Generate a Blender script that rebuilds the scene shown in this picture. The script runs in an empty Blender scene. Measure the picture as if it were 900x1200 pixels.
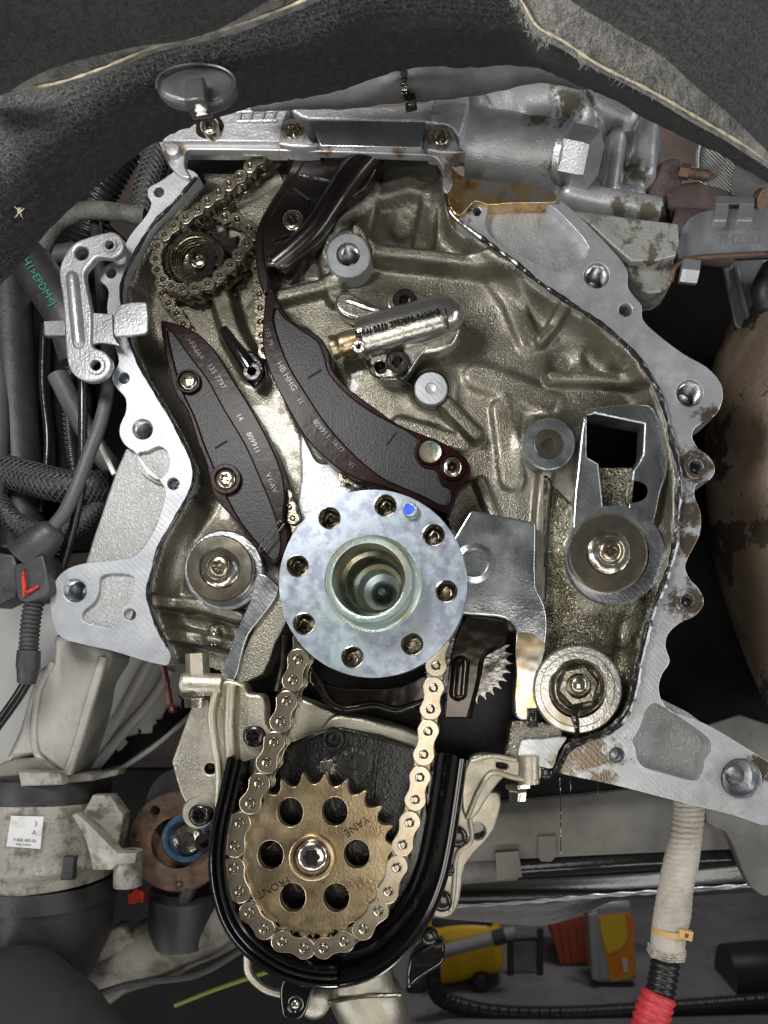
import bpy, bmesh, math, random
import numpy as np
from mathutils import Vector, Matrix, noise as mnoise

random.seed(7); np.random.seed(7)
sc = bpy.context.scene
COL = sc.collection

# ---------------------------------------------------------------- camera, light, exposure
S = 0.0004            # metres per photo pixel in the plane of the gasket face
F = 900.0             # focal length in photo pixels
VPU, VPV = 540.0, 780.0
CAMZ = 0.86           # lens height above the workshop floor
def k(d): return (F + d) / F
def W(u, v, d=0.0):
    q = k(d) * S
    return Vector(((u - VPU) * q, d * S, CAMZ - (v - VPV) * q))

cam = bpy.data.cameras.new("Camera"); cam_o = bpy.data.objects.new("Camera", cam); COL.objects.link(cam_o)
cam_o.location = (0, -F * S, CAMZ); cam_o.rotation_euler = (math.radians(90), 0, 0)
cam.sensor_fit = 'HORIZONTAL'; cam.sensor_width = 36; cam.lens = 36 * F / 900
cam.shift_x = -(VPU - 450) / 900; cam.shift_y = (VPV - 600) / 900
cam.clip_start = 0.01; cam.clip_end = 50
cam.dof.use_dof = True; cam.dof.focus_distance = F*S*0.985; cam.dof.aperture_fstop = 24
sc.camera = cam_o

world = bpy.data.worlds.new("World"); sc.world = world; world.use_nodes = True
bg = world.node_tree.nodes["Background"]
bg.inputs[0].default_value = (0.92, 0.95, 1.0, 1); bg.inputs[1].default_value = 0.045

def area(name, loc, target, size, power, color, sy=None):
    l = bpy.data.lights.new(name, 'AREA'); l.energy = power; l.color = color
    l.shape = 'RECTANGLE'; l.size = size; l.size_y = sy or size
    o = bpy.data.objects.new(name, l); COL.objects.link(o)
    o.location = loc; o.rotation_euler = (Vector(target) - Vector(loc)).to_track_quat('-Z', 'Y').to_euler()
    return o
def LP(U, V, d): return Vector(((U - VPU)*S, d*S, CAMZ - (V - VPV)*S))
area("work_lamp", LP(130, 270, -640), LP(470, 640, 30), 0.09, 1.35, (1.0, 0.98, 0.95))
area("inspection_lamp", LP(640, 1060, -960), LP(540, 820, 0), 0.17, 0.6, (1.0, 0.95, 0.88), 0.22)
area("added_strip_right", LP(1750, 560, -620), LP(600, 520, 30), 0.035, 1.9, (0.96, 0.98, 1.0), 0.7)  # added unseen strip: streak reflections and brightness from the right
area("added_strip_left", LP(-750, 1250, -760), LP(300, 800, 30), 0.035, 1.5, (0.96, 0.98, 1.0), 0.6)  # second added strip, unseen, puts streaks on the metal from the left
area("added_strip_low", LP(560, 2000, -700), LP(520, 500, 30), 0.8, 1.4, (1.0, 0.98, 0.95), 0.035)  # third strip, added out of view below for reflections
area("hall_lamp", (0.5, 1.3, 2.4), (0.1, 1.8, 0), 0.6, 16, (1.0, 0.97, 0.93))

area("added_wall_light", (0.0, 4.2, 6.0), (0.0, 6.9, 4.5), 1.5, 55, (1.0, 0.95, 0.9))  # unseen light added only to brighten the far wall
vs = sc.view_settings
vs.view_transform = 'Standard'; vs.look = 'None'; vs.exposure = -0.22; vs.gamma = 1.0; vs.use_curve_mapping = False
sc.cycles.max_bounces = 6; sc.cycles.glossy_bounces = 4; sc.cycles.diffuse_bounces = 3
sc.cycles.use_denoising = True
sc.cycles.sample_clamp_indirect = 4.0

# ---------------------------------------------------------------- materials
MATS = {}
def mat(name, base, metal=0.0, rough=0.5, layers=(), bumps=(), rvar=None, coat=0.0, wave=None, spec=0.5, trans=0.0, sheen=0.0, alpha=1.0, spots=None):
    """layers: (colour, scale, lo, hi[, rough]); bumps: (scale, dist_px, detail); wave: (scale, dist_px, kind, distort)"""
    m = bpy.data.materials.new(name); m.use_nodes = True
    nt = m.node_tree; N = nt.nodes; L = nt.links
    b = N["Principled BSDF"]
    b.inputs["Metallic"].default_value = metal; b.inputs["Roughness"].default_value = rough
    b.inputs["Specular IOR Level"].default_value = spec
    b.inputs["Coat Weight"].default_value = coat; b.inputs["Coat Roughness"].default_value = 0.08
    b.inputs["Transmission Weight"].default_value = trans
    b.inputs["Sheen Weight"].default_value = sheen
    b.inputs["Alpha"].default_value = alpha
    tc = N.new("ShaderNodeTexCoord"); co = tc.outputs["Object"]
    col = None; rg = None
    def nz(scale, detail=4, rough_=0.6):
        n = N.new("ShaderNodeTexNoise"); n.inputs["Scale"].default_value = scale
        n.inputs["Detail"].default_value = detail; n.inputs["Roughness"].default_value = rough_
        L.new(co, n.inputs["Vector"]); return n.outputs["Fac"]
    def mapr(src, lo, hi, a=0.0, c=1.0):
        r = N.new("ShaderNodeMapRange"); r.inputs[1].default_value = lo; r.inputs[2].default_value = hi
        r.inputs[3].default_value = a; r.inputs[4].default_value = c; L.new(src, r.inputs[0]); return r.outputs[0]
    prev = None
    for ly in layers:
        c, scl, lo, hi = ly[:4]
        f = mapr(nz(scl, 6, 0.65), lo, hi)
        mx = N.new("ShaderNodeMix"); mx.data_type = 'RGBA'
        L.new(f, mx.inputs[0])
        if prev is None: mx.inputs[6].default_value = (*base, 1)
        else: L.new(prev, mx.inputs[6])
        mx.inputs[7].default_value = (*c, 1); prev = mx.outputs[2]
        if len(ly) > 4:
            mr = N.new("ShaderNodeMix"); mr.data_type = 'FLOAT'; L.new(f, mr.inputs[0])
            if rg is None: mr.inputs[2].default_value = rough
            else: L.new(rg, mr.inputs[2])
            mr.inputs[3].default_value = ly[4]; rg = mr.outputs[0]
    if spots:      # stains with a place of their own: (colour, rough, noise scale, origin, [(u, v, d, r), ...])
        c, rr_, scl, org, pts = spots; o_ = W(*org); acc = None
        for (u, v, d, r) in pts:
            vd = N.new("ShaderNodeVectorMath"); vd.operation = 'DISTANCE'; L.new(co, vd.inputs[0]); vd.inputs[1].default_value = W(u, v, d) - o_
            f = mapr(vd.outputs["Value"], r*S*1.9, 0.0)
            if acc is None: acc = f
            else:
                mm = N.new("ShaderNodeMath"); mm.operation = 'MAXIMUM'; L.new(acc, mm.inputs[0]); L.new(f, mm.inputs[1]); acc = mm.outputs[0]
        nn = mapr(nz(scl, 8, 0.75), 0.0, 1.0, -1.3, 1.3); ad = N.new("ShaderNodeMath"); ad.operation = 'ADD'; L.new(acc, ad.inputs[0]); L.new(nn, ad.inputs[1])
        f = mapr(ad.outputs[0], 0.42, 0.72, 0.0, 0.9)
        mx = N.new("ShaderNodeMix"); mx.data_type = 'RGBA'; L.new(f, mx.inputs[0])
        if prev is None: mx.inputs[6].default_value = (*base, 1)
        else: L.new(prev, mx.inputs[6])
        mx.inputs[7].default_value = (*c, 1); prev = mx.outputs[2]
        mr = N.new("ShaderNodeMix"); mr.data_type = 'FLOAT'; L.new(f, mr.inputs[0])
        if rg is None: mr.inputs[2].default_value = rough
        else: L.new(rg, mr.inputs[2])
        mr.inputs[3].default_value = rr_; rg = mr.outputs[0]
    if prev is None: b.inputs["Base Color"].default_value = (*base, 1)
    else: L.new(prev, b.inputs["Base Color"])
    if rvar:
        r0 = mapr(nz(rvar[0], 5), 0.35, 0.65, rvar[1], rvar[2])
        if rg is None: rg = r0
        else:
            ad = N.new("ShaderNodeMath"); ad.operation = 'MULTIPLY'; L.new(rg, ad.inputs[0])
            sc_ = N.new("ShaderNodeMath"); sc_.operation = 'DIVIDE'; L.new(r0, sc_.inputs[0]); sc_.inputs[1].default_value = max(rough, .01)
            L.new(sc_.outputs[0], ad.inputs[1]); rg = ad.outputs[0]
    if rg is not None: L.new(rg, b.inputs["Roughness"])
    nrm = None
    def bump(h, dist):
        nonlocal nrm
        bn = N.new("ShaderNodeBump"); bn.inputs["Strength"].default_value = 1.0; bn.inputs["Distance"].default_value = dist * S
        L.new(h, bn.inputs["Height"])
        if nrm is not None: L.new(nrm, bn.inputs["Normal"])
        nrm = bn.outputs[0]
    for bb in bumps: bump(nz(bb[0], bb[2] if len(bb) > 2 else 3), bb[1])
    if wave:
        w = N.new("ShaderNodeTexWave"); w.inputs["Scale"].default_value = wave[0]; w.inputs["Distortion"].default_value = wave[3]
        w.inputs["Detail"].default_value = 1.5
        if wave[2] == 'RINGS': w.wave_type = 'RINGS'; w.rings_direction = 'Y'
        else: w.wave_type = 'BANDS'; w.bands_direction = wave[2]
        L.new(co, w.inputs["Vector"]); bump(w.outputs["Fac"], wave[1])
    if nrm is not None: L.new(nrm, b.inputs["Normal"])
    MATS[name] = m; return m

OILBR = (0.10, 0.055, 0.02)
M_cast = mat("oily_cast_aluminium", (0.225, 0.212, 0.172), 0.85, 0.36, [((0.12, 0.108, 0.078), 20, 0.44, 0.64), ((0.29, 0.275, 0.23), 90, 0.52, 0.75)], [(1500, 0.9, 1), (500, 0.3, 2)], rvar=(40, 0.30, 0.44), coat=0.3)
M_castwet = mat("oil_soaked_cast_aluminium", (0.20, 0.185, 0.14), 0.85, 0.24, [((0.06, 0.05, 0.028), 60, 0.42, 0.6), ((0.3, 0.29, 0.25), 300, 0.56, 0.75)], [(1000, 1.8, 1), (260, 1.6, 2)], coat=0.5)
M_face = mat("machined_aluminium_face", (0.43, 0.445, 0.465), 0.6, 0.46, [((0.33, 0.345, 0.365), 40, 0.45, 0.65), ((0.30, 0.25, 0.17), 22, 0.62, 0.78)], [(1600, 0.25, 2)], rvar=(60, 0.40, 0.56), wave=(200, 0.06, 'DIAGONAL', 3.0))
M_faceoil = mat("oil_stained_machined_face", (0.43, 0.44, 0.455), 0.65, 0.42, [((0.31, 0.30, 0.27), 30, 0.52, 0.70), ((0.08, 0.06, 0.04), 240, 0.70, 0.74, 0.3), ((0.52, 0.53, 0.55), 150, 0.52, 0.7)], [(1200, 0.3, 2)], rvar=(60, 0.32, 0.52), wave=(200, 0.05, 'DIAGONAL', 4.0),
    spots=((0.105, 0.072, 0.036), 0.2, 130, (470, 800, 40), [(690, 884, 0, 34), (662, 898, 0, 22), (705, 912, 0, 18), (812, 545, 0, 26), (806, 600, 0, 22), (806, 640, 0, 20), (806, 704, 0, 22), (833, 492, 0, 16), (545, 225, 0, 30), (600, 234, 0, 26), (895, 900, 0, 18)]))
M_headrail = mat("brown_edged_head_rail", (0.44, 0.45, 0.46), 0.65, 0.40, [((0.33, 0.33, 0.33), 40, 0.48, 0.66)], [(1000, 0.3, 2)], rvar=(60, 0.3, 0.5),
    spots=((0.16, 0.095, 0.045), 0.3, 90, (450, 230, 20), [(343, 156, -16, 16), (517, 163, -16, 18), (330, 168, -8, 12), (380, 170, -8, 10), (470, 172, -8, 12), (205, 172, -8, 14), (540, 195, -8, 20), (196, 185, -8, 10), (420, 171, -8, 9)]))
M_amber = mat("amber_oil_film_on_aluminium", (0.60, 0.42, 0.20), 0.9, 0.24, [((0.28, 0.15, 0.05), 70, 0.50, 0.64), ((0.50, 0.48, 0.44), 55, 0.50, 0.62)], [(500, 0.4, 2)])
M_bright = mat("bright_milled_aluminium", (0.52, 0.54, 0.56), 0.95, 0.27, [((0.38, 0.395, 0.42), 70, 0.45, 0.65)], [(300, 0.25, 2)], rvar=(50, 0.2, 0.36), wave=(190, 0.06, 'DIAGONAL', 9.0))
M_brightoil = mat("oil_filmed_milled_aluminium", (0.52, 0.42, 0.26), 0.95, 0.2, [((0.40, 0.25, 0.09), 60, 0.45, 0.62), ((0.58, 0.57, 0.54), 45, 0.5, 0.66)], [(55, 1.6, 2)])
M_sand = mat("rough_grey_casting", (0.34, 0.345, 0.345), 0.55, 0.52, [((0.30, 0.30, 0.29), 60, 0.42, 0.62), ((0.62, 0.62, 0.62), 700, 0.55, 0.75)], [(1100, 1.3, 2), (500, 0.8, 2)])
M_headcast = mat("clean_grey_cast_aluminium", (0.50, 0.51, 0.525), 0.55, 0.42, [((0.34, 0.345, 0.35), 30, 0.42, 0.62), ((0.16, 0.14, 0.09), 55, 0.62, 0.70, 0.8)], [(900, 0.7, 2), (120, 1.5, 3)])
M_port = mat("grime_streaked_port_casting", (0.50, 0.51, 0.525), 0.55, 0.40, [((0.36, 0.365, 0.37), 30, 0.42, 0.62)], [(900, 0.5, 2)],
    spots=((0.085, 0.07, 0.04), 0.85, 110, (450, 230, 20), [(668, 96, 40, 26), (650, 92, 40, 22), (670, 122, 30, 18), (690, 112, 45, 18), (660, 150, 20, 16), (655, 207, 25, 16), (630, 136, 15, 18), (745, 200, 60, 20), (730, 246, 35, 18), (760, 250, 35, 18)]))
M_dirtcast = mat("grimy_grey_casting", (0.36, 0.36, 0.34), 0.5, 0.5, [((0.10, 0.085, 0.05), 120, 0.50, 0.58, 0.9), ((0.22, 0.22, 0.21), 60, 0.5, 0.7)], [(700, 1.2, 3)])
M_pale = mat("pale_bead_blasted_alloy", (0.50, 0.47, 0.395), 0.85, 0.33, [((0.40, 0.36, 0.26), 45, 0.42, 0.65)], [(1500, 0.6, 2)], rvar=(70, 0.28, 0.48))
M_tens = mat("polished_tensioner_casting", (0.52, 0.505, 0.46), 0.92, 0.22, [((0.36, 0.345, 0.30), 50, 0.45, 0.62), ((0.16, 0.14, 0.10), 120, 0.64, 0.74)], [(900, 0.35, 2), (60, 0.8, 2)], coat=0.2)
M_zinc = mat("blued_steel_flange", (0.37, 0.42, 0.48), 0.75, 0.40, [((0.26, 0.28, 0.36), 110, 0.49, 0.58), ((0.48, 0.52, 0.57), 190, 0.55, 0.66), ((0.36, 0.47, 0.48), 24, 0.52, 0.7)], [(1400, 0.15, 2)], rvar=(120, 0.30, 0.50), wave=(330, 0.018, 'RINGS', 2.0))
M_hub = mat("green_tinted_hub_steel", (0.46, 0.55, 0.50), 0.9, 0.28, [((0.50, 0.45, 0.28), 60, 0.5, 0.66)], [(600, 0.3, 2)], wave=(500, 0.25, 'X', 1.0))
M_tip = mat("pale_teal_centre_steel", (0.52, 0.62, 0.64), 0.75, 0.3)
M_bore = mat("yellow_passivated_bore", (0.42, 0.38, 0.26), 0.8, 0.28, [((0.13, 0.17, 0.16), 60, 0.45, 0.6)], [(500, 0.3, 2)])
M_bronze = mat("straw_tempered_sprocket_steel", (0.44, 0.345, 0.21), 0.92, 0.23, [((0.28, 0.205, 0.115), 50, 0.42, 0.62), ((0.44, 0.37, 0.26), 35, 0.55, 0.72)], [(900, 0.25, 2)], rvar=(60, 0.22, 0.42), coat=0.2)
M_chain = mat("straw_chain_plate_steel", (0.52, 0.455, 0.345), 0.9, 0.25, [((0.38, 0.31, 0.21), 60, 0.42, 0.62)], [], coat=0.25)
M_chaindk = mat("dark_oily_chain_steel", (0.30, 0.27, 0.21), 0.9, 0.26, [((0.14, 0.12, 0.085), 150, 0.42, 0.62)], [(900, 0.3, 2)], coat=0.4)
M_pin = mat("polished_pin_steel", (0.52, 0.48, 0.41), 1.0, 0.17, [((0.12, 0.10, 0.06), 500, 0.48, 0.62)], [], coat=0.3)
M_steel = mat("polished_bolt_steel", (0.50, 0.47, 0.40), 0.95, 0.2, [((0.28, 0.25, 0.19), 120, 0.45, 0.65)], [(600, 0.3, 2)], coat=0.2)
M_plug = mat("straw_tinted_plug_steel", (0.44, 0.40, 0.325), 0.95, 0.19, [((0.33, 0.285, 0.21), 40, 0.42, 0.62)], [(60, 0.3, 2)], rvar=(60, 0.15, 0.26), coat=0.2)
M_plain = mat("brushed_sheet_steel", (0.40, 0.41, 0.425), 0.7, 0.42, [((0.38, 0.39, 0.40), 50, 0.45, 0.65)], [(900, 0.4, 2)], rvar=(60, 0.28, 0.46))
M_brown = mat("maroon_guide_plastic", (0.015, 0.0034, 0.0027), 0.0, 0.3, [((0.005, 0.0014, 0.0012), 40, 0.4, 0.6)], [(300, 0.3, 2)], coat=0.0, spec=0.12)
M_guidedk = mat("brown_black_guide_plastic", (0.0075, 0.0045, 0.0036), 0.0, 0.26, [], [(70, 1.0, 2)], coat=0.25)
M_web = mat("grey_glass_filled_plastic", (0.019, 0.0195, 0.0215), 0.0, 0.45, [((0.055, 0.055, 0.059), 1300, 0.53, 0.66), ((0.012, 0.012, 0.013), 30, 0.45, 0.65)], [(900, 0.5, 2)], spec=0.3)
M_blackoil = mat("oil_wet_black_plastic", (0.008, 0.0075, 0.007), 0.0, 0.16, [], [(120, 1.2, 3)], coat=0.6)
M_trough = mat("black_tray_plastic", (0.006, 0.0055, 0.006), 0.0, 0.15, [], [(45, 0.8, 2)], coat=0.7)
M_pump = mat("oil_wet_black_pump_cover", (0.013, 0.0125, 0.0115), 0.2, 0.22, [((0.035, 0.033, 0.03), 500, 0.6, 0.72)], [(900, 0.5, 2), (90, 0.6, 2)], coat=0.5)
M_emblem = mat("smooth_pump_emblem", (0.035, 0.034, 0.031), 0.3, 0.22, [], [], coat=0.5)
M_hubdk = mat("dark_oily_hub_steel", (0.22, 0.195, 0.15), 0.95, 0.2, [((0.10, 0.085, 0.055), 90, 0.45, 0.62)], [(500, 0.4, 2)], coat=0.4)
M_ring = mat("stained_polished_ring", (0.50, 0.49, 0.46), 0.92, 0.24, [((0.34, 0.29, 0.20), 60, 0.52, 0.66)], [(500, 0.3, 2)], rvar=(50, 0.18, 0.34))
M_mirror = mat("rippled_bright_aluminium", (0.55, 0.57, 0.59), 0.97, 0.24, [((0.40, 0.415, 0.44), 60, 0.45, 0.62)], [(45, 1.6, 1), (1200, 0.15, 1)], rvar=(40, 0.18, 0.34))
M_gear = mat("oily_gear_steel", (0.22, 0.21, 0.195), 0.9, 0.2, [((0.03, 0.028, 0.025), 90, 0.45, 0.6)], [(300, 0.6, 2)], coat=0.5)
M_darksteel = mat("black_oxide_steel", (0.035, 0.033, 0.03), 0.7, 0.26, [], [(500, 0.4, 2)], coat=0.4)
M_baffle = mat("oily_bronze_sheet", (0.045, 0.035, 0.027), 0.8, 0.15, [((0.016, 0.013, 0.010), 40, 0.42, 0.62)], [(70, 1.0, 2)], coat=0.5)
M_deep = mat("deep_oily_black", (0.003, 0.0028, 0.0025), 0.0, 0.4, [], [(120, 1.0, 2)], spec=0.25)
M_oil = mat("dark_oil_film", (0.018, 0.012, 0.006), 0.0, 0.08, [], [(260, 1.2, 2)], coat=0.8)
M_bead = mat("black_sealing_bead", (0.010, 0.010, 0.010), 0.0, 0.22, [], [(300, 1.0, 2)], coat=0.5)
M_felt = mat("charcoal_felt", (0.019, 0.019, 0.0195), 0.0, 0.95, [((0.045, 0.045, 0.046), 420, 0.45, 0.66), ((0.06, 0.058, 0.055), 12, 0.60, 0.8), ((0.16, 0.155, 0.145), 700, 0.69, 0.75)], [(900, 3.6, 3), (60, 3.0, 3)])
M_felt2 = mat("smooth_dark_felt", (0.036, 0.0355, 0.035), 0.0, 0.9, [((0.065, 0.062, 0.06), 14, 0.42, 0.66), ((0.024, 0.024, 0.024), 420, 0.45, 0.6)], [(900, 2.4, 3), (40, 3.0, 2)])
M_feltedge = mat("pale_cut_felt", (0.20, 0.195, 0.18), 0.0, 0.95, [((0.09, 0.088, 0.082), 160, 0.42, 0.62), ((0.26, 0.25, 0.23), 420, 0.56, 0.7)], [(480, 4.0, 4)], sheen=0.2)
M_fibre = mat("felt_fibre", (0.05, 0.05, 0.051), 0.0, 0.8)
M_cream = mat("cream_bonded_edge", (0.42, 0.38, 0.27), 0.0, 0.9, [((0.25, 0.22, 0.15), 200, 0.45, 0.65)], [(600, 2.0, 3)])
M_rubber = mat("matt_black_rubber", (0.018, 0.018, 0.019), 0.0, 0.5, [((0.035, 0.035, 0.035), 40, 0.45, 0.65)], [(300, 0.6, 3)])
M_rubgrey = mat("dusty_grey_rubber", (0.060, 0.060, 0.062), 0.0, 0.55, [((0.10, 0.10, 0.10), 40, 0.48, 0.68)], [(300, 0.8, 3)])
M_hosegrey = mat("weathered_grey_hose", (0.10, 0.10, 0.085), 0.0, 0.75, [((0.045, 0.045, 0.04), 120, 0.42, 0.6)], [(700, 2.0, 3)])
M_conduit = mat("black_conduit_plastic", (0.014, 0.014, 0.014), 0.0, 0.33, [], [(300, 0.4, 2)])
M_cable = mat("shiny_black_cable", (0.012, 0.012, 0.012), 0.0, 0.22, [], [(200, 0.5, 2)])
M_braid = mat("black_braid_yarn", (0.012, 0.012, 0.012), 0.0, 0.5, [], [])
M_braidlt = mat("grey_braid_yarn", (0.055, 0.055, 0.055), 0.0, 0.45, [], [])
M_conn = mat("dusty_black_connector", (0.030, 0.030, 0.031), 0.0, 0.5, [((0.06, 0.06, 0.06), 90, 0.5, 0.68)], [(400, 0.8, 3)])
M_red = mat("red_clip_plastic", (0.48, 0.035, 0.015), 0.0, 0.4, [((0.12, 0.012, 0.008), 300, 0.52, 0.6)])
M_reddk = mat("dark_red_plastic", (0.055, 0.006, 0.004), 0.0, 0.3)
M_redtube = mat("red_conduit_plastic", (0.55, 0.045, 0.06), 0.0, 0.4, [((0.4, 0.03, 0.04), 60, 0.45, 0.65)], [])
M_white = mat("white_plastic", (0.75, 0.74, 0.70), 0.0, 0.4)
M_paint = mat("pale_grey_body_paint", (0.37, 0.365, 0.35), 0.0, 0.42, [((0.34, 0.335, 0.315), 18, 0.45, 0.65), ((0.20, 0.19, 0.17), 60, 0.66, 0.78)], [(60, 0.8, 2)])
M_paintdk = mat("dusty_grey_beam_paint", (0.19, 0.182, 0.16), 0.0, 0.6, [((0.11, 0.104, 0.09), 20, 0.42, 0.62), ((0.07, 0.065, 0.055), 45, 0.64, 0.74)], [(120, 1.0, 3)])
M_mount = mat("weathered_mount_casting", (0.31, 0.295, 0.26), 0.3, 0.6, [((0.13, 0.115, 0.09), 110, 0.48, 0.60), ((0.5, 0.48, 0.43), 50, 0.54, 0.7)], [(500, 1.5, 3)])
M_bracket = mat("dull_mount_bracket_alloy", (0.36, 0.35, 0.315), 0.4, 0.5, [((0.27, 0.265, 0.24), 16, 0.46, 0.6), ((0.13, 0.10, 0.06), 40, 0.62, 0.74)], [(300, 0.8, 3)])
M_arm = mat("dirty_cast_arm", (0.20, 0.185, 0.155), 0.2, 0.65, [((0.08, 0.075, 0.06), 30, 0.44, 0.6), ((0.03, 0.028, 0.025), 60, 0.58, 0.7)], [(200, 2.5, 4)])
M_rust = mat("rusty_disc_steel", (0.13, 0.085, 0.06), 0.5, 0.55, [((0.26, 0.15, 0.09), 30, 0.45, 0.62), ((0.07, 0.05, 0.04), 80, 0.5, 0.66)], [(300, 1.2, 3)])
M_blue = mat("blue_ring_plastic", (0.025, 0.06, 0.105), 0.0, 0.3, [((0.09, 0.15, 0.22), 60, 0.45, 0.6)])
M_bluemark = mat("blue_paint_mark", (0.015, 0.08, 0.72), 0.0, 0.45, [((0.03, 0.13, 0.85), 300, 0.45, 0.6)], [(500, 0.8, 2)])
M_manif = mat("oxidised_iron_manifold", (0.115, 0.082, 0.078), 0.3, 0.7, [((0.17, 0.125, 0.115), 60, 0.45, 0.62)], [(700, 2.0, 3)])
M_cat = mat("heat_browned_steel_shell", (0.22, 0.165, 0.12), 0.6, 0.42, [((0.36, 0.28, 0.21), 18, 0.48, 0.62), ((0.055, 0.04, 0.03), 24, 0.55, 0.57, 0.7)], [(200, 0.8, 3)])
M_mesh = mat("embossed_shield_foil", (0.48, 0.47, 0.45), 0.9, 0.35, [], [], wave=(330, 3.0, 'DIAGONAL', 0.3))
M_fluff = mat("glass_wool_edge", (0.55, 0.51, 0.44), 0.0, 0.9, [((0.30, 0.27, 0.22), 300, 0.45, 0.6)], [(500, 5.0, 4)])
M_shieldgr = mat("grey_stamped_shield", (0.24, 0.245, 0.25), 0.6, 0.5, [((0.17, 0.17, 0.175), 30, 0.45, 0.65)], [(200, 0.6, 2)])
M_sleeve = mat("glass_fibre_sleeve", (0.47, 0.43, 0.365), 0.0, 0.6, [((0.33, 0.30, 0.25), 45, 0.45, 0.64)], [(600, 1.8, 3)], wave=(120, 0.9, 'Z', 2.5))
M_tan = mat("tan_nylon_tie", (0.52, 0.33, 0.13), 0.0, 0.45)
M_dark = mat("dark_bay_surface", (0.004, 0.004, 0.0042), 0.0, 0.6, [((0.010, 0.010, 0.010), 20, 0.5, 0.7)], [(60, 2.0, 3)], spec=0.15)  # near-black; holds the shade of the filler panels in its colour
M_void = mat("black_recess", (0.004, 0.004, 0.004), 0.0, 0.9)
M_concrete = mat("grey_workshop_floor", (0.20, 0.20, 0.215), 0.0, 0.5, [((0.13, 0.13, 0.14), 2.5, 0.42, 0.62), ((0.06, 0.06, 0.062), 7, 0.55, 0.7), ((0.28, 0.28, 0.29), 60, 0.66, 0.75)], [(60, 2.0, 3)])
M_wall = mat("brown_grey_workshop_wall", (0.40, 0.29, 0.255), 0.0, 0.85, [((0.25, 0.215, 0.20), 3, 0.4, 0.6)])
M_yellow = mat("yellow_vacuum_plastic", (0.70, 0.42, 0.008), 0.0, 0.4, [((0.55, 0.33, 0.01), 8, 0.45, 0.65)])
M_greypl = mat("grey_tube_plastic", (0.30, 0.30, 0.31), 0.0, 0.45)
M_bottle = mat("silver_grey_bottle_plastic", (0.36, 0.37, 0.38), 0.15, 0.4)
M_orange = mat("orange_printed_label", (0.72, 0.22, 0.02), 0.0, 0.4, [((0.80, 0.38, 0.02), 9, 0.45, 0.6)])
M_labely = mat("yellow_printed_label", (0.76, 0.52, 0.03), 0.0, 0.4)
M_crate = mat("red_brown_box_plastic", (0.36, 0.075, 0.035), 0.0, 0.5)
M_fabric = mat("black_cloth", (0.013, 0.013, 0.0135), 0.0, 0.8, [((0.020, 0.020, 0.020), 30, 0.42, 0.62)], [(900, 0.8, 2), (25, 4.0, 2)])
M_label = mat("white_paper_label", (0.60, 0.60, 0.585), 0.0, 0.5, [((0.42, 0.41, 0.38), 120, 0.52, 0.7)])
M_ink = mat("grey_print", (0.16, 0.16, 0.17), 0.0, 0.6)
M_greenink = mat("green_print", (0.02, 0.16, 0.11), 0.0, 0.6)
M_greyink = mat("pale_moulded_letters", (0.075, 0.06, 0.055), 0.0, 0.3)
M_lime = mat("lime_cable_sheath", (0.16, 0.19, 0.03), 0.0, 0.45)
M_dish = mat("smoky_plastic_dish", (0.055, 0.056, 0.058), 0.0, 0.28, [((0.09, 0.09, 0.092), 40, 0.45, 0.65)], [(200, 0.5, 2)])

# ---------------------------------------------------------------- mesh helpers
BASE = {}
def thing(name, label, cat, at, group=None):
    o = bpy.data.objects.new(name, None); o.empty_display_size = 0.01; COL.objects.link(o)
    p = W(*at); o.location = p; BASE[o] = p
    o["label"] = label; o["category"] = cat
    if group: o["group"] = group
    return o

def finish(me, m, smooth):
    me.materials.append(m)
    if smooth:
        me.polygons.foreach_set("use_smooth", [True] * len(me.polygons))
        if smooth < 180: me.set_sharp_from_angle(angle=math.radians(smooth))

def mk(name, vf, m, parent=None, smooth=35, label=None, cat=None, kind=None, group=None, recalc=True):
    v, f = vf[0], vf[1]
    me = bpy.data.meshes.new(name)
    if parent is not None: o0 = BASE[parent]
    else:
        a = np.array([tuple(p) for p in v]); o0 = Vector(((a[:, 0].min() + a[:, 0].max()) / 2, (a[:, 1].min() + a[:, 1].max()) / 2, a[:, 2].min()))
    me.from_pydata([(p[0] - o0[0], p[1] - o0[1], p[2] - o0[2]) for p in v], [], f)
    if recalc:
        bm = bmesh.new(); bm.from_mesh(me); bmesh.ops.recalc_face_normals(bm, faces=bm.faces); bm.to_mesh(me); bm.free()
    finish(me, m, smooth)
    o = bpy.data.objects.new(name, me); COL.objects.link(o)
    if parent is not None: o.parent = parent
    else: o.location = o0
    BASE[o] = o0
    if label: o["label"] = label
    if cat: o["category"] = cat
    if kind: o["kind"] = kind
    if group: o["group"] = group
    return o

def join(*vfs):
    V, Fc = [], []
    for v, f in vfs:
        n = len(V); V += list(v); Fc += [tuple(i + n for i in q) for q in f]
    return V, Fc

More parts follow.
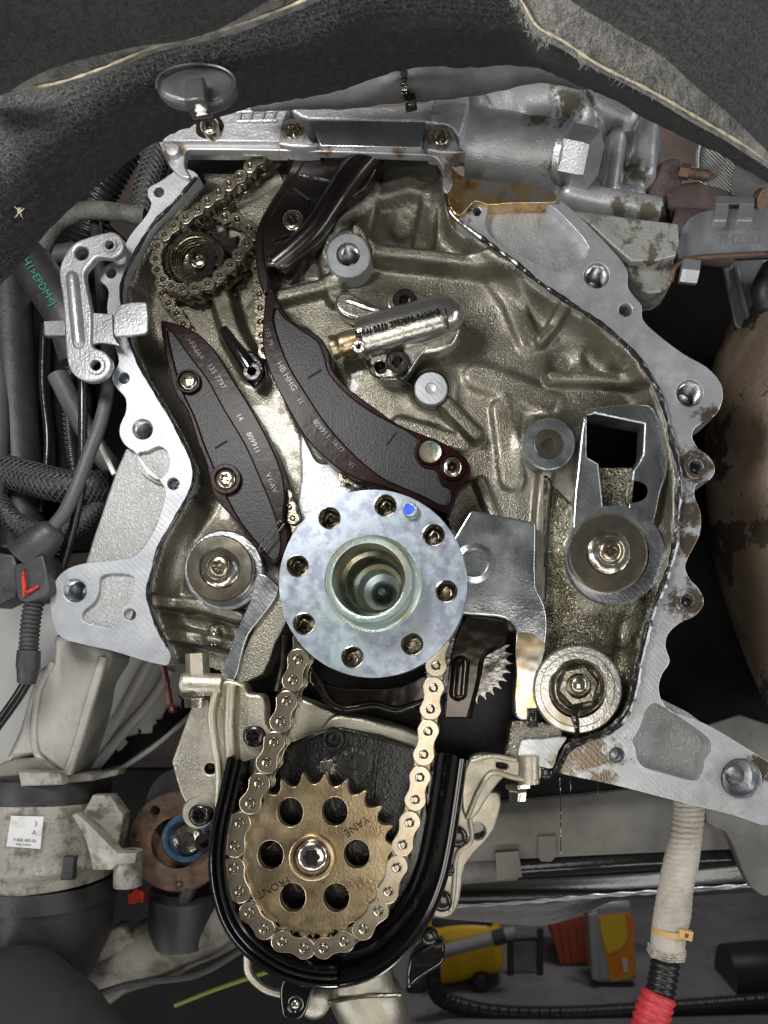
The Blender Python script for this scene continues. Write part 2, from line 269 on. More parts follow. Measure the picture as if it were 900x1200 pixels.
def crom(pts, n=4, closed=True):
    """Catmull-Rom through points; a point given twice in a row stays a corner"""
    P = [np.array(p, float) for p in pts]; out = []
    L = len(P); rng = L if closed else L - 1
    for i in range(rng):
        if closed: p0, p1, p2, p3 = P[i - 1], P[i], P[(i + 1) % L], P[(i + 2) % L]
        else: p0, p1, p2, p3 = P[max(i - 1, 0)], P[i], P[i + 1], P[min(i + 2, L - 1)]
        if np.allclose(p1, p2): continue
        if np.allclose(p0, p1): p0 = p1
        for j in range(n):
            t = j / n
            # centripetal-ish damping keeps unevenly spaced traces from looping
            d01, d12, d23 = [max(np.linalg.norm(x), 1e-6) for x in (p1 - p0, p2 - p1, p3 - p2)]
            m1 = (p2 - p0) / (d01 + d12) * d12 if not np.allclose(p0, p1) else (p2 - p1)
            m2 = (p3 - p1) / (d12 + d23) * d12 if not np.allclose(p2, p3) else (p2 - p1)
            out.append((2*t**3 - 3*t**2 + 1) * p1 + (t**3 - 2*t**2 + t) * m1 + (-2*t**3 + 3*t**2) * p2 + (t**3 - t**2) * m2)
    if not closed: out.append(P[-1])
    return [tuple(p) for p in out]

def circ(u, v, r, n=24, ry=None):
    return [(u + r * math.cos(2*math.pi*i/n), v + (ry or r) * math.sin(2*math.pi*i/n)) for i in range(n)]

def curve_mesh(polys, half, bev, bres=2):
    cu = bpy.data.curves.new("tmp", 'CURVE'); cu.dimensions = '2D'; cu.fill_mode = 'BOTH'
    for p in polys:
        sp = cu.splines.new('POLY'); sp.points.add(len(p) - 1)
        for q, c in zip(sp.points, p): q.co = (c[0], c[1], 0, 1)
        sp.use_cyclic_u = True
    cu.extrude = max(half - bev, 0); cu.bevel_depth = bev; cu.bevel_resolution = bres; cu.offset = -bev
    ob = bpy.data.objects.new("tmp", cu)
    me = ob.to_mesh()
    v = [tuple(x.co) for x in me.vertices]; f = [tuple(p.vertices) for p in me.polygons]
    ob.to_mesh_clear(); bpy.data.objects.remove(ob); bpy.data.curves.remove(cu)
    return v, f

def plate(outline, d0, d1, holes=(), bev=1.0, bres=2):
    """outline traced in photo pixels on the plane d0; solid back to d1"""
    polys = []
    for o in [outline] + list(holes):
        polys.append([(W(u, v, d0).x, W(u, v, d0).z) for u, v in o])
    mid = (d0 + d1) / 2 * S; half = (d1 - d0) / 2 * S
    v, f = curve_mesh(polys, half, bev * S, bres)
    return [(x, mid - z, y) for x, y, z in v], f

def loft(c, rings, n=32, cap0=True, cap1=True, dref=None, axis=None, rot=0.0):
    """c=(u,v,d): centre traced at depth d. rings: (r or func(theta), depth offset from d) in px; faces the camera"""
    u, v, d = c; o = W(u, v, d); q = k(d) * S
    V, Fc = [], []
    for r, dd in rings:
        for i in range(n):
            th = 2*math.pi*i/n
            rr = r(th) if callable(r) else r
            V.append((o.x + rr*q*math.cos(th + rot), o.y + dd*S, o.z + rr*q*math.sin(th + rot)))
    for a in range(len(rings) - 1):
        for i in range(n):
            j = (i + 1) % n
            Fc.append((a*n + i, a*n + j, (a+1)*n + j, (a+1)*n + i))
    if cap0: Fc.append(tuple(range(n)))
    if cap1: Fc.append(tuple(range((len(rings)-1)*n, len(rings)*n)))
    return V, Fc

def hexr(a): return lambda th: a / math.cos((th % (math.pi/3)) - math.pi/6)
def starr(a, amp=0.16, m=6): return lambda th: a * (1 + amp * math.cos(m*th))

def resample(P, step):
    P = [Vector(p) for p in P]; out = [P[0]]; cum = [0.0]
    for a, b in zip(P, P[1:]): cum.append(cum[-1] + (b - a).length)
    L = cum[-1]; n = max(2, int(L/step)); res = []
    i = 0
    for s in range(n + 1):
        t = L*s/n
        while i < len(P) - 2 and cum[i+1] < t: i += 1
        seg = max(cum[i+1] - cum[i], 1e-9); res.append((P[i].lerp(P[i+1], min(1, max(0, (t - cum[i])/seg))), t, s/n))
    return res, L

def tube(path, r, n=14, step=4, smooth=True, rfun=None, caps=True, twist=0.0, sect=None):
    """path of (u,v,d[,r]) photo points; r apparent px. rfun(t_px, frac) multiplies"""
    pts = [(p[0], p[1], p[2], p[3] if len(p) > 3 else r) for p in path]
    if smooth and len(pts) > 2: pts = crom(pts, 6, closed=False)
    P3 = [W(p[0], p[1], p[2]) for p in pts]; R3 = [p[3]*k(p[2])*S for p in pts]
    kk = np.mean([k(p[2]) for p in pts])
    rs, L = resample(P3, step*S*kk)
    cum = [0.0]
    for a, b in zip(P3, P3[1:]): cum.append(cum[-1] + (b - a).length)
    V, Fc = [], []
    up = None
    for i, (p, t, fr) in enumerate(rs):
        a = rs[max(i-1, 0)][0]; b = rs[min(i+1, len(rs)-1)][0]
        T = (b - a).normalized()
        if up is None:
            up = Vector((0, -1, 0)) if abs(T.y) < 0.9 else Vector((0, 0, 1))
        up = (up - T*up.dot(T)).normalized(); sd = T.cross(up)
        rr = float(np.interp(t, cum, R3)) * (rfun(t/S/kk, fr) if rfun else 1)
        for j in range(n):
            th = 2*math.pi*j/n + twist
            e = sect(th) if sect else 1
            V.append(tuple(p + (up*math.cos(th) + sd*math.sin(th))*rr*e))
    m = len(rs)
    for a in range(m-1):
        for j in range(n):
            jj = (j+1) % n
            Fc.append((a*n+j, a*n+jj, (a+1)*n+jj, (a+1)*n+j))
    if caps: Fc += [tuple(range(n)), tuple(range((m-1)*n, m*n))]
    return V, Fc

def corr(pitch, depth=0.14): return lambda t, f: 1 - depth*(0.5 + 0.5*math.cos(2*math.pi*t/pitch))**2

def braid_strands(path, r, nst=9, pitch=42, w=1.9):
    """yarn bundles wound both ways round a hose"""
    pts = crom([(p[0], p[1], p[2], p[3] if len(p) > 3 else r) for p in path], 8, closed=False)
    P3 = [W(*p[:3]) for p in pts]; kk = np.mean([k(p[2]) for p in pts])
    rs, L = resample(P3, 3.2*S*kk); V, Fc = [], []
    up = None; fr = []
    for i, (p, t, f) in enumerate(rs):
        T = (rs[min(i+1, len(rs)-1)][0] - rs[max(i-1, 0)][0]).normalized()
        if up is None: up = Vector((0, -1, 0))
        up = (up - T*up.dot(T)).normalized(); fr.append((p, up.copy(), T.cross(up), T, t/S/kk))
    R = r*S*kk
    for sgn in (1, -1):
        for s in range(nst):
            prev = None
            for i, (p, u_, sd, T, t) in enumerate(fr):
                th = 2*math.pi*s/nst + sgn*2*math.pi*t/pitch
                lift = 1.0 + 0.05*math.cos(nst*th*0.5*1.0 + sgn*math.pi/2 + t)
                n_ = u_*math.cos(th) + sd*math.sin(th); tg = (-u_*math.sin(th) + sd*math.cos(th))
                c = p + n_*R*lift
                base = len(V)
                V += [tuple(c - tg*w*S*kk), tuple(c + n_*0.9*S*kk), tuple(c + tg*w*S*kk)]
                if prev is not None: Fc += [(prev, prev+1, base+1, base), (prev+1, prev+2, base+2, base+1)]
                prev = base
    return V, Fc

def sheet(rows, n=40, thick=2.0, sub=6, jitter=0.0):
    """surface through rows of (u,v,d) polylines; given real thickness"""
    G = []
    rr = [crom(r, 8, closed=False) for r in rows]
    rr = [[np.array(x) for x in r] for r in rr]
    R2 = []
    for r in rr:
        seg = [0.0]
        for a, b in zip(r, r[1:]): seg.append(seg[-1] + np.linalg.norm((b - a)[:2]))
        ts = np.linspace(0, seg[-1], n)
        R2.append([tuple(np.interp(ts, seg, [x[c] for x in r])[i] for c in range(3)) for i in range(n)])
    cols = [crom([R2[j][i] for j in range(len(R2))], sub, closed=False) for i in range(n)]
    m = len(cols[0]); V = []
    for i in range(n):
        for j in range(m):
            p = W(*cols[i][j])
            if jitter: p += Vector((0, 1, 0)) * (mnoise.noise(p*60)*jitter*S) + Vector((0, 1, 0)) * (mnoise.noise(p*17)*jitter*2*S)
            V.append(p)
    Fc = [(i*m+j, (i+1)*m+j, (i+1)*m+j+1, i*m+j+1) for i in range(n-1) for j in range(m-1)]
    N0 = len(V); V2 = [p + Vector((0, thick*S, 0)) for p in V]
    back = [tuple(reversed([a+N0 for a in f])) for f in Fc]
    edge = []
    bd = [i*m for i in range(n)] + [(n-1)*m+j for j in range(1, m)] + [i*m+m-1 for i in range(n-2, -1, -1)] + [j for j in range(m-2, 0, -1)]
    for a, b in zip(bd, bd[1:] + bd[:1]): edge.append((a, b, b+N0, a+N0))
    return [tuple(p) for p in V + V2], Fc + back + edge

def sweep(path, prof, d=0.0, closed=False):
    """path of (u,v) at depth d; profile (offset to the right of travel px, depth px)"""
    P = [Vector((W(u, v, d).x, 0, W(u, v, d).z)) for u, v in path]; n = len(P); m = len(prof); V, Fc = [], []
    for i in range(n):
        a = P[(i-1) % n] if closed else P[max(i-1, 0)]; b = P[(i+1) % n] if closed else P[min(i+1, n-1)]
        T = (b - a).normalized(); nr = Vector((T.z, 0, -T.x))
        for o, dd in prof:
            q = P[i] + nr*o*S*k(d); V.append((q.x, dd*S, q.z))
    for i in range(n if closed else n-1):
        for j in range(m-1):
            a, b = i*m+j, ((i+1) % n)*m+j
            Fc.append((a, b, b+1, a+1))
    return V, Fc

def text(s, u, v, d, size, rot=0.0, ext=0.5, align='CENTER', sx=1.0):
    cu = bpy.data.curves.new("tmp", 'FONT'); cu.body = s; cu.size = size*S*k(d)*1.38; cu.extrude = ext*S
    cu.align_x = align; cu.align_y = 'CENTER'; cu.resolution_u = 2
    ob = bpy.data.objects.new("tmp", cu); me = ob.to_mesh()
    o = W(u, v, d); c, s_ = math.cos(math.radians(rot)), math.sin(math.radians(rot))
    V = [(o.x + x.co.x*sx*c - x.co.y*s_, o.y - x.co.z, o.z + x.co.x*sx*s_ + x.co.y*c) for x in me.vertices]
    Fc = [tuple(p.vertices) for p in me.polygons]
    ob.to_mesh_clear(); bpy.data.objects.remove(ob); bpy.data.curves.remove(cu)
    return V, Fc

def box(u0, v0, u1, v1, d0, d1, bev=1.5): return plate([(u0, v0), (u1, v0), (u1, v1), (u0, v1)], d0, d1, bev=bev)

def bolt(parent, u, v, d, r, m=None, kind='torx', h=8, name='bolt_head', rot=0.3):
    m = m or M_steel
    if kind == 'torx':
        rg = [(r, h), (r, 2.0), (r*0.93, 0.6), (r*0.72, -0.8), (starr(r*0.50), -1.0), (starr(r*0.47), 0), (starr(r*0.42), h*0.7), (r*0.20, h*0.72), (r*0.16, h*0.35), (0.02, h*0.33)]
        return mk(name, loft((u, v, d), rg, 36, rot=rot), m, parent)
    if kind == 'socket':
        rg = [(r, h), (r, 1.2), (r*0.92, 0), (hexr(r*0.5), 0), (hexr(r*0.5), h*0.8), (0.02, h*0.8)]
        return mk(name, loft((u, v, d), rg, 36, rot=rot), m, parent, smooth=30)
    if kind == 'hex':
        rg = [(r*1.28, h), (r*1.28, h*0.75), (r*1.12, h*0.62), (hexr(r), h*0.6), (hexr(r), 1.2), (hexr(r*0.88), 0), (r*0.5, 0), (r*0.45, 1.2), (0.02, 1.4)]
        return mk(name, loft((u, v, d), rg, 36, rot=rot), m, parent, smooth=25)
    if kind == 'dome':
        rg = [(r, h), (r, 3), (r*0.9, 1), (r*0.7, -0.6), (r*0.4, -1.4), (0.02, -1.7)]
        return mk(name, loft((u, v, d), rg, 30), m, parent, smooth=60)

def threaded(parent, u, v, d, r, deep=42, m=None):
    rg = [(r*1.0, 0.6), (r*0.9, 3)]
    t = 3.0
    while t < deep: rg += [(r*0.84, t+1.0), (r*0.92, t+2.0)]; t += 2.0
    rg += [(r*0.8, t+1), (0.02, t+4)]
    V, Fc = loft((u, v, d), rg, 28, cap0=False)
    return mk('threaded_hole', (V, Fc), m or M_bright, parent, smooth=50)

def pip(poly, X, Y):
    P = np.array(poly); ins = np.zeros(X.shape, bool); j = len(P)-1
    for i in range(len(P)):
        xi, yi, xj, yj = P[i, 0], P[i, 1], P[j, 0], P[j, 1]
        if yi != yj:
            c = ((yi > Y) != (yj > Y)) & (X < (xj-xi)*(Y-yi)/(yj-yi)+xi); ins ^= c
        j = i
    return ins

# ---------------------------------------------------------------- the setting
def plane_xy(name, x0, x1, y0, y1, z, m):
    return mk(name, ([(x0, y0, z), (x1, y0, z), (x1, y1, z), (x0, y1, z)], [(0, 1, 2, 3)]), m, smooth=0, kind="structure", recalc=False)
plane_xy("workshop_floor", -6, 6, -2, 7, 0.0, M_concrete)
mk("workshop_wall", ([(-6, 6.9, 0), (6, 6.9, 0), (6, 6.9, 9), (-6, 6.9, 9)], [(0, 1, 2, 3)]), M_wall, smooth=0, kind="structure", recalc=False)

# ---------------------------------------------------------------- engine block
blk = thing("engine_block", "grey aluminium engine block with milled gasket face around an oily ribbed timing cavity", "engine block", (470, 800, 40))
IN_L = [(232, 205), (217, 222), (203, 238), (179, 262), (159, 293), (144, 324), (141, 349), (150, 397), (167, 437), (193, 480), (213, 517), (225, 545), (226, 562), (218, 583), (203, 610), (187, 637), (177, 670), (172, 697), (180, 727), (195, 757), (200, 770)]
IN_R = [(522, 200), (523, 230), (530, 250), (550, 267), (600, 303), (633, 330), (667, 353), (697, 373), (723, 393), (747, 417), (767, 447), (780, 480), (789, 517), (797, 557), (795, 600), (792, 640), (780, 683), (767, 712), (758, 742), (750, 778), (742, 817), (733, 839), (711, 858), (686, 867), (667, 875), (658, 890), (654, 903)]
OUT_L = [(194, 780), (133, 763), (93, 754), (72, 747), (62, 730), (59, 697), (67, 677), (80, 666), (100, 660), (147, 655), (163, 647), (177, 627), (185, 610), (192, 587), (193, 574), (187, 563), (170, 546), (158, 530), (147, 522), (140, 510), (141, 497), (147, 483), (147, 467), (137, 455), (132, 447), (132, 438), (139, 424), (134, 405), (128, 380), (125, 360), (127, 343), (124, 335), (118, 330), (117, 321), (121, 313), (130, 308), (139, 303), (148, 283), (155, 272), (172, 251), (177, 238), (173, 229), (174, 220), (188, 212), (202, 202), (212, 196)]
OUT_R = [(654, 906), (716, 919), (790, 938), (862, 956), (905, 967), (912, 930), (908, 900), (880, 880), (830, 850), (800, 838), (785, 833), (775, 820), (772, 805), (776, 790), (785, 775), (780, 758), (783, 743), (797, 730), (815, 721), (825, 706), (819, 690), (808, 678), (803, 664), (808, 650), (820, 626), (821, 600), (814, 582), (816, 568), (832, 562), (838, 549), (831, 535), (818, 525), (811, 511), (816, 500), (839, 486), (847, 466), (844, 448), (828, 430), (800, 414), (764, 386), (753, 373), (752, 358), (744, 348), (736, 336), (735, 316), (716, 291), (690, 264), (664, 240), (650, 233), (600, 236), (560, 232), (540, 215), (528, 195)]
fl = crom(OUT_L + IN_L, 3)
hl = [(88, 692, 14), (167, 503, 12), (145, 443, 6.5), (203, 567, 7), (152, 720, 7), (130, 320, 6), (186, 225, 6)]
scallop = crom([(162, 531), (172, 529), (187, 523), (197, 532), (197, 550), (187, 561), (176, 556), (168, 546)], 3)
cast_pocket = crom([(118, 676), (137, 672), (156, 676), (155, 695), (150, 707), (143, 712), (140, 722), (134, 737), (118, 734), (98, 728), (97, 717), (110, 706), (116, 692)], 3)
mk("gasket_face", plate(fl, 0, 64, [circ(u, v, r) for u, v, r in hl] + [scallop, cast_pocket], 0.8, 1), M_face, blk, smooth=30, label="milled left gasket face with threaded holes")
mk("cast_recess", plate(crom([(156, 525), (172, 523), (187, 518), (201, 530), (201, 552), (189, 567), (174, 561), (162, 550)], 2), 6, 20), M_sand, blk)
mk("cast_recess", plate(crom([(114, 672), (137, 668), (160, 672), (160, 697), (146, 740), (118, 738), (94, 732), (93, 715)], 2), 5, 20), M_sand, blk)
fr = crom(IN_R + OUT_R, 3)
pocket_r = crom([(757, 832), (767, 824), (785, 833), (805, 846), (822, 858), (832, 868), (833, 880), (826, 890), (824, 903), (818, 913), (808, 914), (785, 908), (755, 899), (747, 890), (744, 876), (741, 868), (748, 856), (752, 846)], 3)
pocket_t = crom([(576, 240), (620, 238), (645, 242), (664, 258), (684, 280), (690, 292), (684, 304), (668, 311), (655, 318), (636, 312), (605, 296), (580, 281), (569, 264), (571, 248)], 3)
hr = [(699, 323, 15), (733, 363, 8), (808, 461, 16), (816, 547, 8.5), (806, 704, 8), (723, 885, 9), (868, 912, 23), (559, 248, 5)]
mk("gasket_face", plate(fr, 0, 64, [circ(u, v, r) for u, v, r in hr] + [pocket_r, pocket_t], 0.8, 1), M_faceoil, blk, smooth=30, label="milled right gasket face with brown oil stains")
pk = plate(crom([(740, 820), (767, 815), (840, 860), (842, 885), (824, 922), (780, 915), (735, 895)], 2), 36, 60); mk("cast_recess", pk, M_sand, blk)
mk("cast_recess", plate(crom([(570, 232), (645, 234), (690, 270), (700, 296), (660, 326), (600, 305), (560, 270)], 2), 14, 40), M_headcast, blk)
for u, v, r in hl[:2] + hr[:1] + hr[2:3]: threaded(blk, u, v, 0, r)
for u, v, r in hl[2:] + hr[1:2] + hr[3:6] + hr[7:]: mk("dowel_hole", loft((u, v, 0), [(r*1.02, 0.5), (r*0.85, 3), (r*0.8, 26), (0.02, 30)], 20, cap0=False), M_bright, blk, smooth=40)
mk("counterbore", loft((868, 912, 0), [(23.3, -3), (22.4, -2), (21, 0), (20, 18), (11.5, 19), (11, 60), (0.02, 60)], 40, cap0=False), M_bright, blk, smooth=30)
# cast web between the left ears
mk("cast_web", plate(crom([(147, 526), (160, 530), (176, 548), (190, 566), (196, 580), (194, 592), (186, 612), (178, 629), (165, 648), (147, 658), (100, 668), (103, 650), (116, 610)], 3), 12, 70, bev=3), M_sand, blk)
# small ears on the right, oily
for u, v, r in [(816, 547, 15), (806, 704, 15)]:
    mk("bolt_ear", loft((u, v, 0), [(r*0.62, -0.5), (r*0.66, -3), (r*0.9, -3), (r, -1.5), (r, 40)], 30, cap0=False), M_faceoil, blk)
    bolt(blk, u, v, 8, r*0.6, M_darksteel, 'dome', 8)

# sealing beads along the cavity edge
bead_l = [(230, 208, -3), (203, 239, -3), (179, 263, -3), (160, 294, -3), (145, 325, -3), (142, 350, -3), (151, 397, -3), (168, 437, -3), (194, 480, -3), (214, 517, -3), (226, 546, -3), (227, 562, -3), (219, 583, -3), (204, 610, -3), (188, 637, -3), (178, 670, -3), (173, 697, -3), (181, 727, -3), (196, 758, -1)]
mk("sealing_bead", tube(bead_l, 1.9, 8, 5, rfun=lambda t, f: 1 + 0.25*math.sin(t*0.13) + 0.15*math.sin(t*0.41)), M_bead, blk)
bead_r = [(523, 226, -3), (529, 250, -3), (549, 268, -3), (599, 304, -3), (632, 331, -3), (666, 354, -3), (696, 374, -3), (722, 394, -3), (746, 418, -3), (766, 448, -3), (779, 480, -3), (788, 517, -3), (797, 557, -3), (794, 600, -3), (791, 640, -3), (779, 683, -3), (767, 712, -3), (758, 742, -3), (750, 778, -3), (742, 817, -3), (733, 839, -3), (711, 858, -3), (686, 867, -3), (667, 876, -3), (658, 892, -3), (654, 905, -1)]
mk("sealing_bead", tube(bead_r, 3.3, 8, 5, rfun=lambda t, f: (0.8 + 0.5*min(1, max(0, (f-0.35)*3))) * (1 + 0.22*math.sin(t*0.11) + 0.15*math.sin(t*0.37))), M_bead, blk)

# cavity floor: one height field with ribs and bosses
CAV = [(219, 172), (507, 172)] + IN_R + [(640, 870), (600, 850), (330, 800), (262, 797), (240, 787), (215, 779)] + IN_L[::-1]
WIN = [(688, 487), (697, 485), (755, 497), (753, 532), (748, 542), (741, 552), (736, 600), (708, 603), (702, 543), (688, 535)]
CRANK = [(345, 690), (420, 600), (520, 600), (560, 720), (605, 745), (603, 850), (560, 920), (400, 920), (300, 800), (287, 760)]
def toU(p, d=45): return (VPU + (p[0]-VPU)*k(d), VPV + (p[1]-VPV)*k(d))
st = 2.5
us = np.arange(118, 830, st); vsn = np.arange(160, 930, st)
UU, VV = np.meshgrid(us, vsn)
D = np.full(UU.shape, 54.0)
def segdist(X, Y, a, b):
    ax, ay = a; bx, by = b; dx, dy = bx-ax, by-ay; L2 = dx*dx+dy*dy+1e-9
    t = np.clip(((X-ax)*dx+(Y-ay)*dy)/L2, 0, 1); return np.hypot(X-ax-t*dx, Y-ay-t*dy)
def smin(a, b, kk):
    h = np.clip(0.5+0.5*(b-a)/kk, 0, 1); return b*(1-h)+a*h-kk*h*(1-h)
D += 26*np.clip((262-VV)/60, 0, 1)
D += 10*np.clip((UU-640)/20, 0, 1)*np.clip((VV-540)/40, 0, 1)
RIBS = [([(385, 274), (430, 236), (480, 222), (520, 236)], 13, 26), ([(424, 302), (520, 313), (600, 322), (660, 340), (720, 380)], 9, 26), ([(325, 352), (398, 334)], 9, 16),
        ([(632, 402), (670, 358)], 7, 18), ([(645, 446), (700, 446), (757, 452)], 8, 20), ([(505, 235), (494, 296)], 12, 14), ([(440, 228), (424, 290)], 9, 16),
        ([(508, 462), (556, 512)], 10, 20), ([(195, 706), (240, 711), (285, 724)], 8, 20), ([(212, 744), (272, 757)], 9, 16), ([(562, 566), (578, 604)], 7, 16),
        ([(262, 352), (275, 395), (296, 432)], 14, 18), ([(350, 400), (352, 470), (380, 530)], 16, 10), ([(590, 480), (600, 560)], 16, 8),
        ([(640, 540), (634, 600), (630, 700)], 9, 14), ([(470, 500), (540, 520)], 12, 10), ([(560, 300), (600, 350), (620, 400)], 14, 8), ([(320, 300), (380, 300)], 20, 10),
        ([(232, 600), (215, 640), (200, 690)], 12, 8), ([(560, 440), (640, 470)], 18, 7), ([(690, 385), (735, 440)], 9, 14), ([(385, 312), (395, 350)], 12, 12)]
for pl, r, h in RIBS:
    pl = [toU(p) for p in pl]
    dist = np.min([segdist(UU, VV, a, b) for a, b in zip(pl, pl[1:])], axis=0)
    prof = 1.3*h / (1 + (dist/(r*1.05))**8)
    D = smin(D, 54 - prof + (D-54)*0.35, 4)
for (u, v), r, h in [((408, 298), 27, 26), ((505, 455), 22, 22), ((643, 520), 33, 22), ((722, 652), 60, 18), ((678, 808), 56, 22), ((262, 668), 48, 18), ((450, 395), 66, 10), ((705, 372), 24, 14), ((660, 420), 18, -12), ((705, 415), 22, -12), ((742, 742), 22, -10), ((470, 262), 16, -10), ((540, 275), 24, -8), ((560, 380), 40, -6), ((258, 745), 14, 12)]:
    c = toU((u, v)); dist = np.hypot(UU-c[0], VV-c[1]); D -= h / (1 + (dist/r)**6)
# raise towards the rim so that the wall is coved
rim = np.min([segdist(UU, VV, a, b) for a, b in zip(IN_R, IN_R[1:])] + [segdist(UU, VV, a, b) for a, b in zip(IN_L, IN_L[1:])], axis=0)
D -= 34*np.clip(1-rim/22, 0, 1)**2
for s_, a in ((90, 4), (35, 0.6), (14, 0.2)):
    D += np.array([[mnoise.noise(Vector((x/s_, y/s_, s_))) for x in us] for y in vsn])*a
D = np.maximum(D, 6)
for (u, v), r in (((408, 298), 21), ((410, 299), 18), ((505, 455), 16), ((643, 520), 26), ((678, 808), 46), ((713, 649), 44), ((258, 666), 34)):
    c = toU((u, v), 18); D = np.where(np.hypot(UU-c[0], VV-c[1]) < r + 8, np.maximum(D, 25.0), D); D = np.where(np.hypot(UU-c[0], VV-c[1]) < r, 62.0, D)
keep = pip(CAV, UU, VV) | (rim < 9)
keep &= ~pip([toU(p, 30) for p in WIN], UU, VV) & ~pip([toU(p, 60) for p in CRANK], UU, VV)
def grid_mesh(keepm):
    idx = -np.ones(UU.shape, int); cells = keepm[:-1, :-1] & keepm[1:, :-1] & keepm[:-1, 1:] & keepm[1:, 1:]
    use = np.zeros(UU.shape, bool)
    use[:-1, :-1] |= cells; use[1:, :-1] |= cells; use[:-1, 1:] |= cells; use[1:, 1:] |= cells
    idx[use] = np.arange(use.sum())
    V = [((a-VPU)*S, c*S, CAMZ-(b-VPV)*S) for a, b, c in zip(UU[use], VV[use], D[use])]
    Fc = [(idx[i, j], idx[i, j+1], idx[i+1, j+1], idx[i+1, j]) for i, j in zip(*np.nonzero(cells))]
    return V, [tuple(int(x) for x in f) for f in Fc]
wet = pip([toU(p) for p in [(636, 560), (690, 610), (690, 700), (800, 690), (800, 870), (640, 900), (600, 860), (640, 760)]], UU, VV)
mk("cavity_floor", grid_mesh(keep & ~wet), M_cast, blk, smooth=180, recalc=False)
wet2 = wet.copy(); wet2[1:, :] |= wet[:-1, :]; wet2[:-1, :] |= wet[1:, :]; wet2[:, 1:] |= wet[:, :-1]; wet2[:, :-1] |= wet[:, 1:]
mk("cavity_floor", grid_mesh(keep & wet2), M_castwet, blk, smooth=180, recalc=False, label="oil soaked lower right cavity floor")
mk("block_body", plate([(200, 190), (500, 180), (600, 300), (760, 430), (780, 700), (720, 840), (330, 860), (190, 760), (215, 600), (170, 420), (150, 330)], 150, 520, bev=6), M_dark, blk)  # block mass coloured near-black to stand in for the shade behind
# machined pad round the square window
pad = crom([(683, 492), (688, 481), (698, 477), (758, 473), (769, 482), (779, 517), (783, 548), (775, 575), (766, 612), (750, 640), (690, 660), (673, 640), (672, 594), (677, 545)], 3)
mk("machined_pad", plate(pad, 22, 60, [WIN], 3.0, 3), M_bright, blk)
mk("window_pocket", loft((722, 540, 62), [(75, 0), (75, 200), (0.02, 200)], 24, cap0=False), M_void, blk)  # pocket is painted black, so the window's shade is in its colour
mk("channel_floor", plate([(702, 548), (742, 548), (738, 612), (706, 612)], 52, 62), M_castwet, blk)
mk("channel_floor", plate(crom([(738, 562), (757, 566), (761, 577), (754, 588), (734, 590)], 3), 22, 30, bev=2), M_castwet, blk)
mk("machined_pad", loft((721, 650, 20), [(58, 24), (58, 1), (57, 0), (40, 0)], 56, cap0=False, cap1=False), M_bright, blk)
# bearing cap face right of the flange
cap = crom([(548, 603), (553, 598), (574, 602), (613, 609), (626, 613), (628, 620), (628, 687), (637, 707), (641, 727), (639, 755), (634, 775), (627, 842), (604, 840), (605, 790), (607, 760), (604, 738), (592, 725), (562, 721), (535, 716), (520, 660)], 3)
mk("bearing_cap_face", plate(cap, 14, 60, bev=2.5, bres=3), M_mirror, blk)
mk("bearing_cap_face", plate(crom([(606, 741), (638, 752), (634, 778), (628, 838), (605, 836), (606, 790)], 2), 12.5, 14.5, bev=0.4), M_brightoil, blk, label="straw stained strip of the bearing cap")
mk("bearing_cap_lip", loft((556, 660, 14), [(24, 0), (23, -4), (17, -6), (15, 0)], 40, cap0=False, cap1=False), M_mirror, blk)
strip = crom([(303, 672), (326, 688), (322, 702), (303, 728), (292, 742), (285, 760), (274, 798), (258, 795), (267, 769), (277, 740), (293, 705)], 3)
mk("machined_strip", plate(strip, 0, 60, bev=1.2), M_bright, blk)
mk("cast_wall", plate(crom([(324, 695), (345, 705), (322, 755), (308, 790), (275, 800), (287, 760), (295, 742)], 2), 6, 70, bev=2), M_cast, blk)
mk("machined_pad", plate(crom([(352, 505), (372, 500), (400, 530), (420, 590), (380, 610), (345, 620), (352, 560)], 3), 44, 62, bev=4), M_headcast, blk)
# lower right corner of the block: stepped casting with stud
mk("cast_corner", plate(crom([(600, 845), (655, 850), (660, 862), (640, 880), (616, 868), (608, 893), (590, 893), (596, 868)], 2), 12, 60, bev=3), M_castwet, blk)
mk("gasket_step", plate(crom([(612, 868), (636, 866), (664, 864), (655, 880), (648, 900), (632, 898), (608, 890)], 3), 1, 40, bev=1), M_faceoil, blk)
mk("stud", tube([(624, 852, 10), (624, 830, 10)], 7, 14, 1, rfun=corr(3.2, 0.16)), M_darksteel, blk)
mk("stud", tube([(252, 757, 30), (252, 735, 30)], 7, 14, 1, rfun=corr(3.4, 0.16)), M_steel, blk)
# bosses
mk("boss", loft((408, 298, 18), [(13, 10), (14, 0), (24, 0), (26, 2), (27, 26)], 40, cap0=False, cap1=False), M_face, blk)
threaded(blk, 410, 299, 18, 14)
mk("boss", loft((505, 455, 18), [(0.02, 3), (6, 1.5), (7, 0), (18.5, 0), (19.5, 1.5), (20, 5)], 40), M_face, blk)
mk("boss_gap", loft((505, 455, 22), [(21.5, 0), (22, 14)], 36), M_oil, blk)  # dark disc behind the boss; shade of the gap put into colour
mk("boss", loft((643, 520, 16), [(18, 8), (18, 0), (29, 0), (30.5, 1.5), (31, 26)], 48, cap0=False, cap1=False), M_bright, blk)
bolt(blk, 643, 520, 18, 17.5, M_plug, 'socket', 8)

# crankcase behind the flange
crk = thing("crankcase", "dark oily crankcase opening behind and below the crankshaft flange", "crankcase", (450, 900, 90))
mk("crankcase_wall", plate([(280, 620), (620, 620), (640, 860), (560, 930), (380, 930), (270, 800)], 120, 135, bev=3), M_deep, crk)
mk("crankcase_side", plate([(300, 740), (352, 700), (352, 800), (345, 850), (290, 850), (288, 800)], 72, 120, bev=3), M_deep, crk)

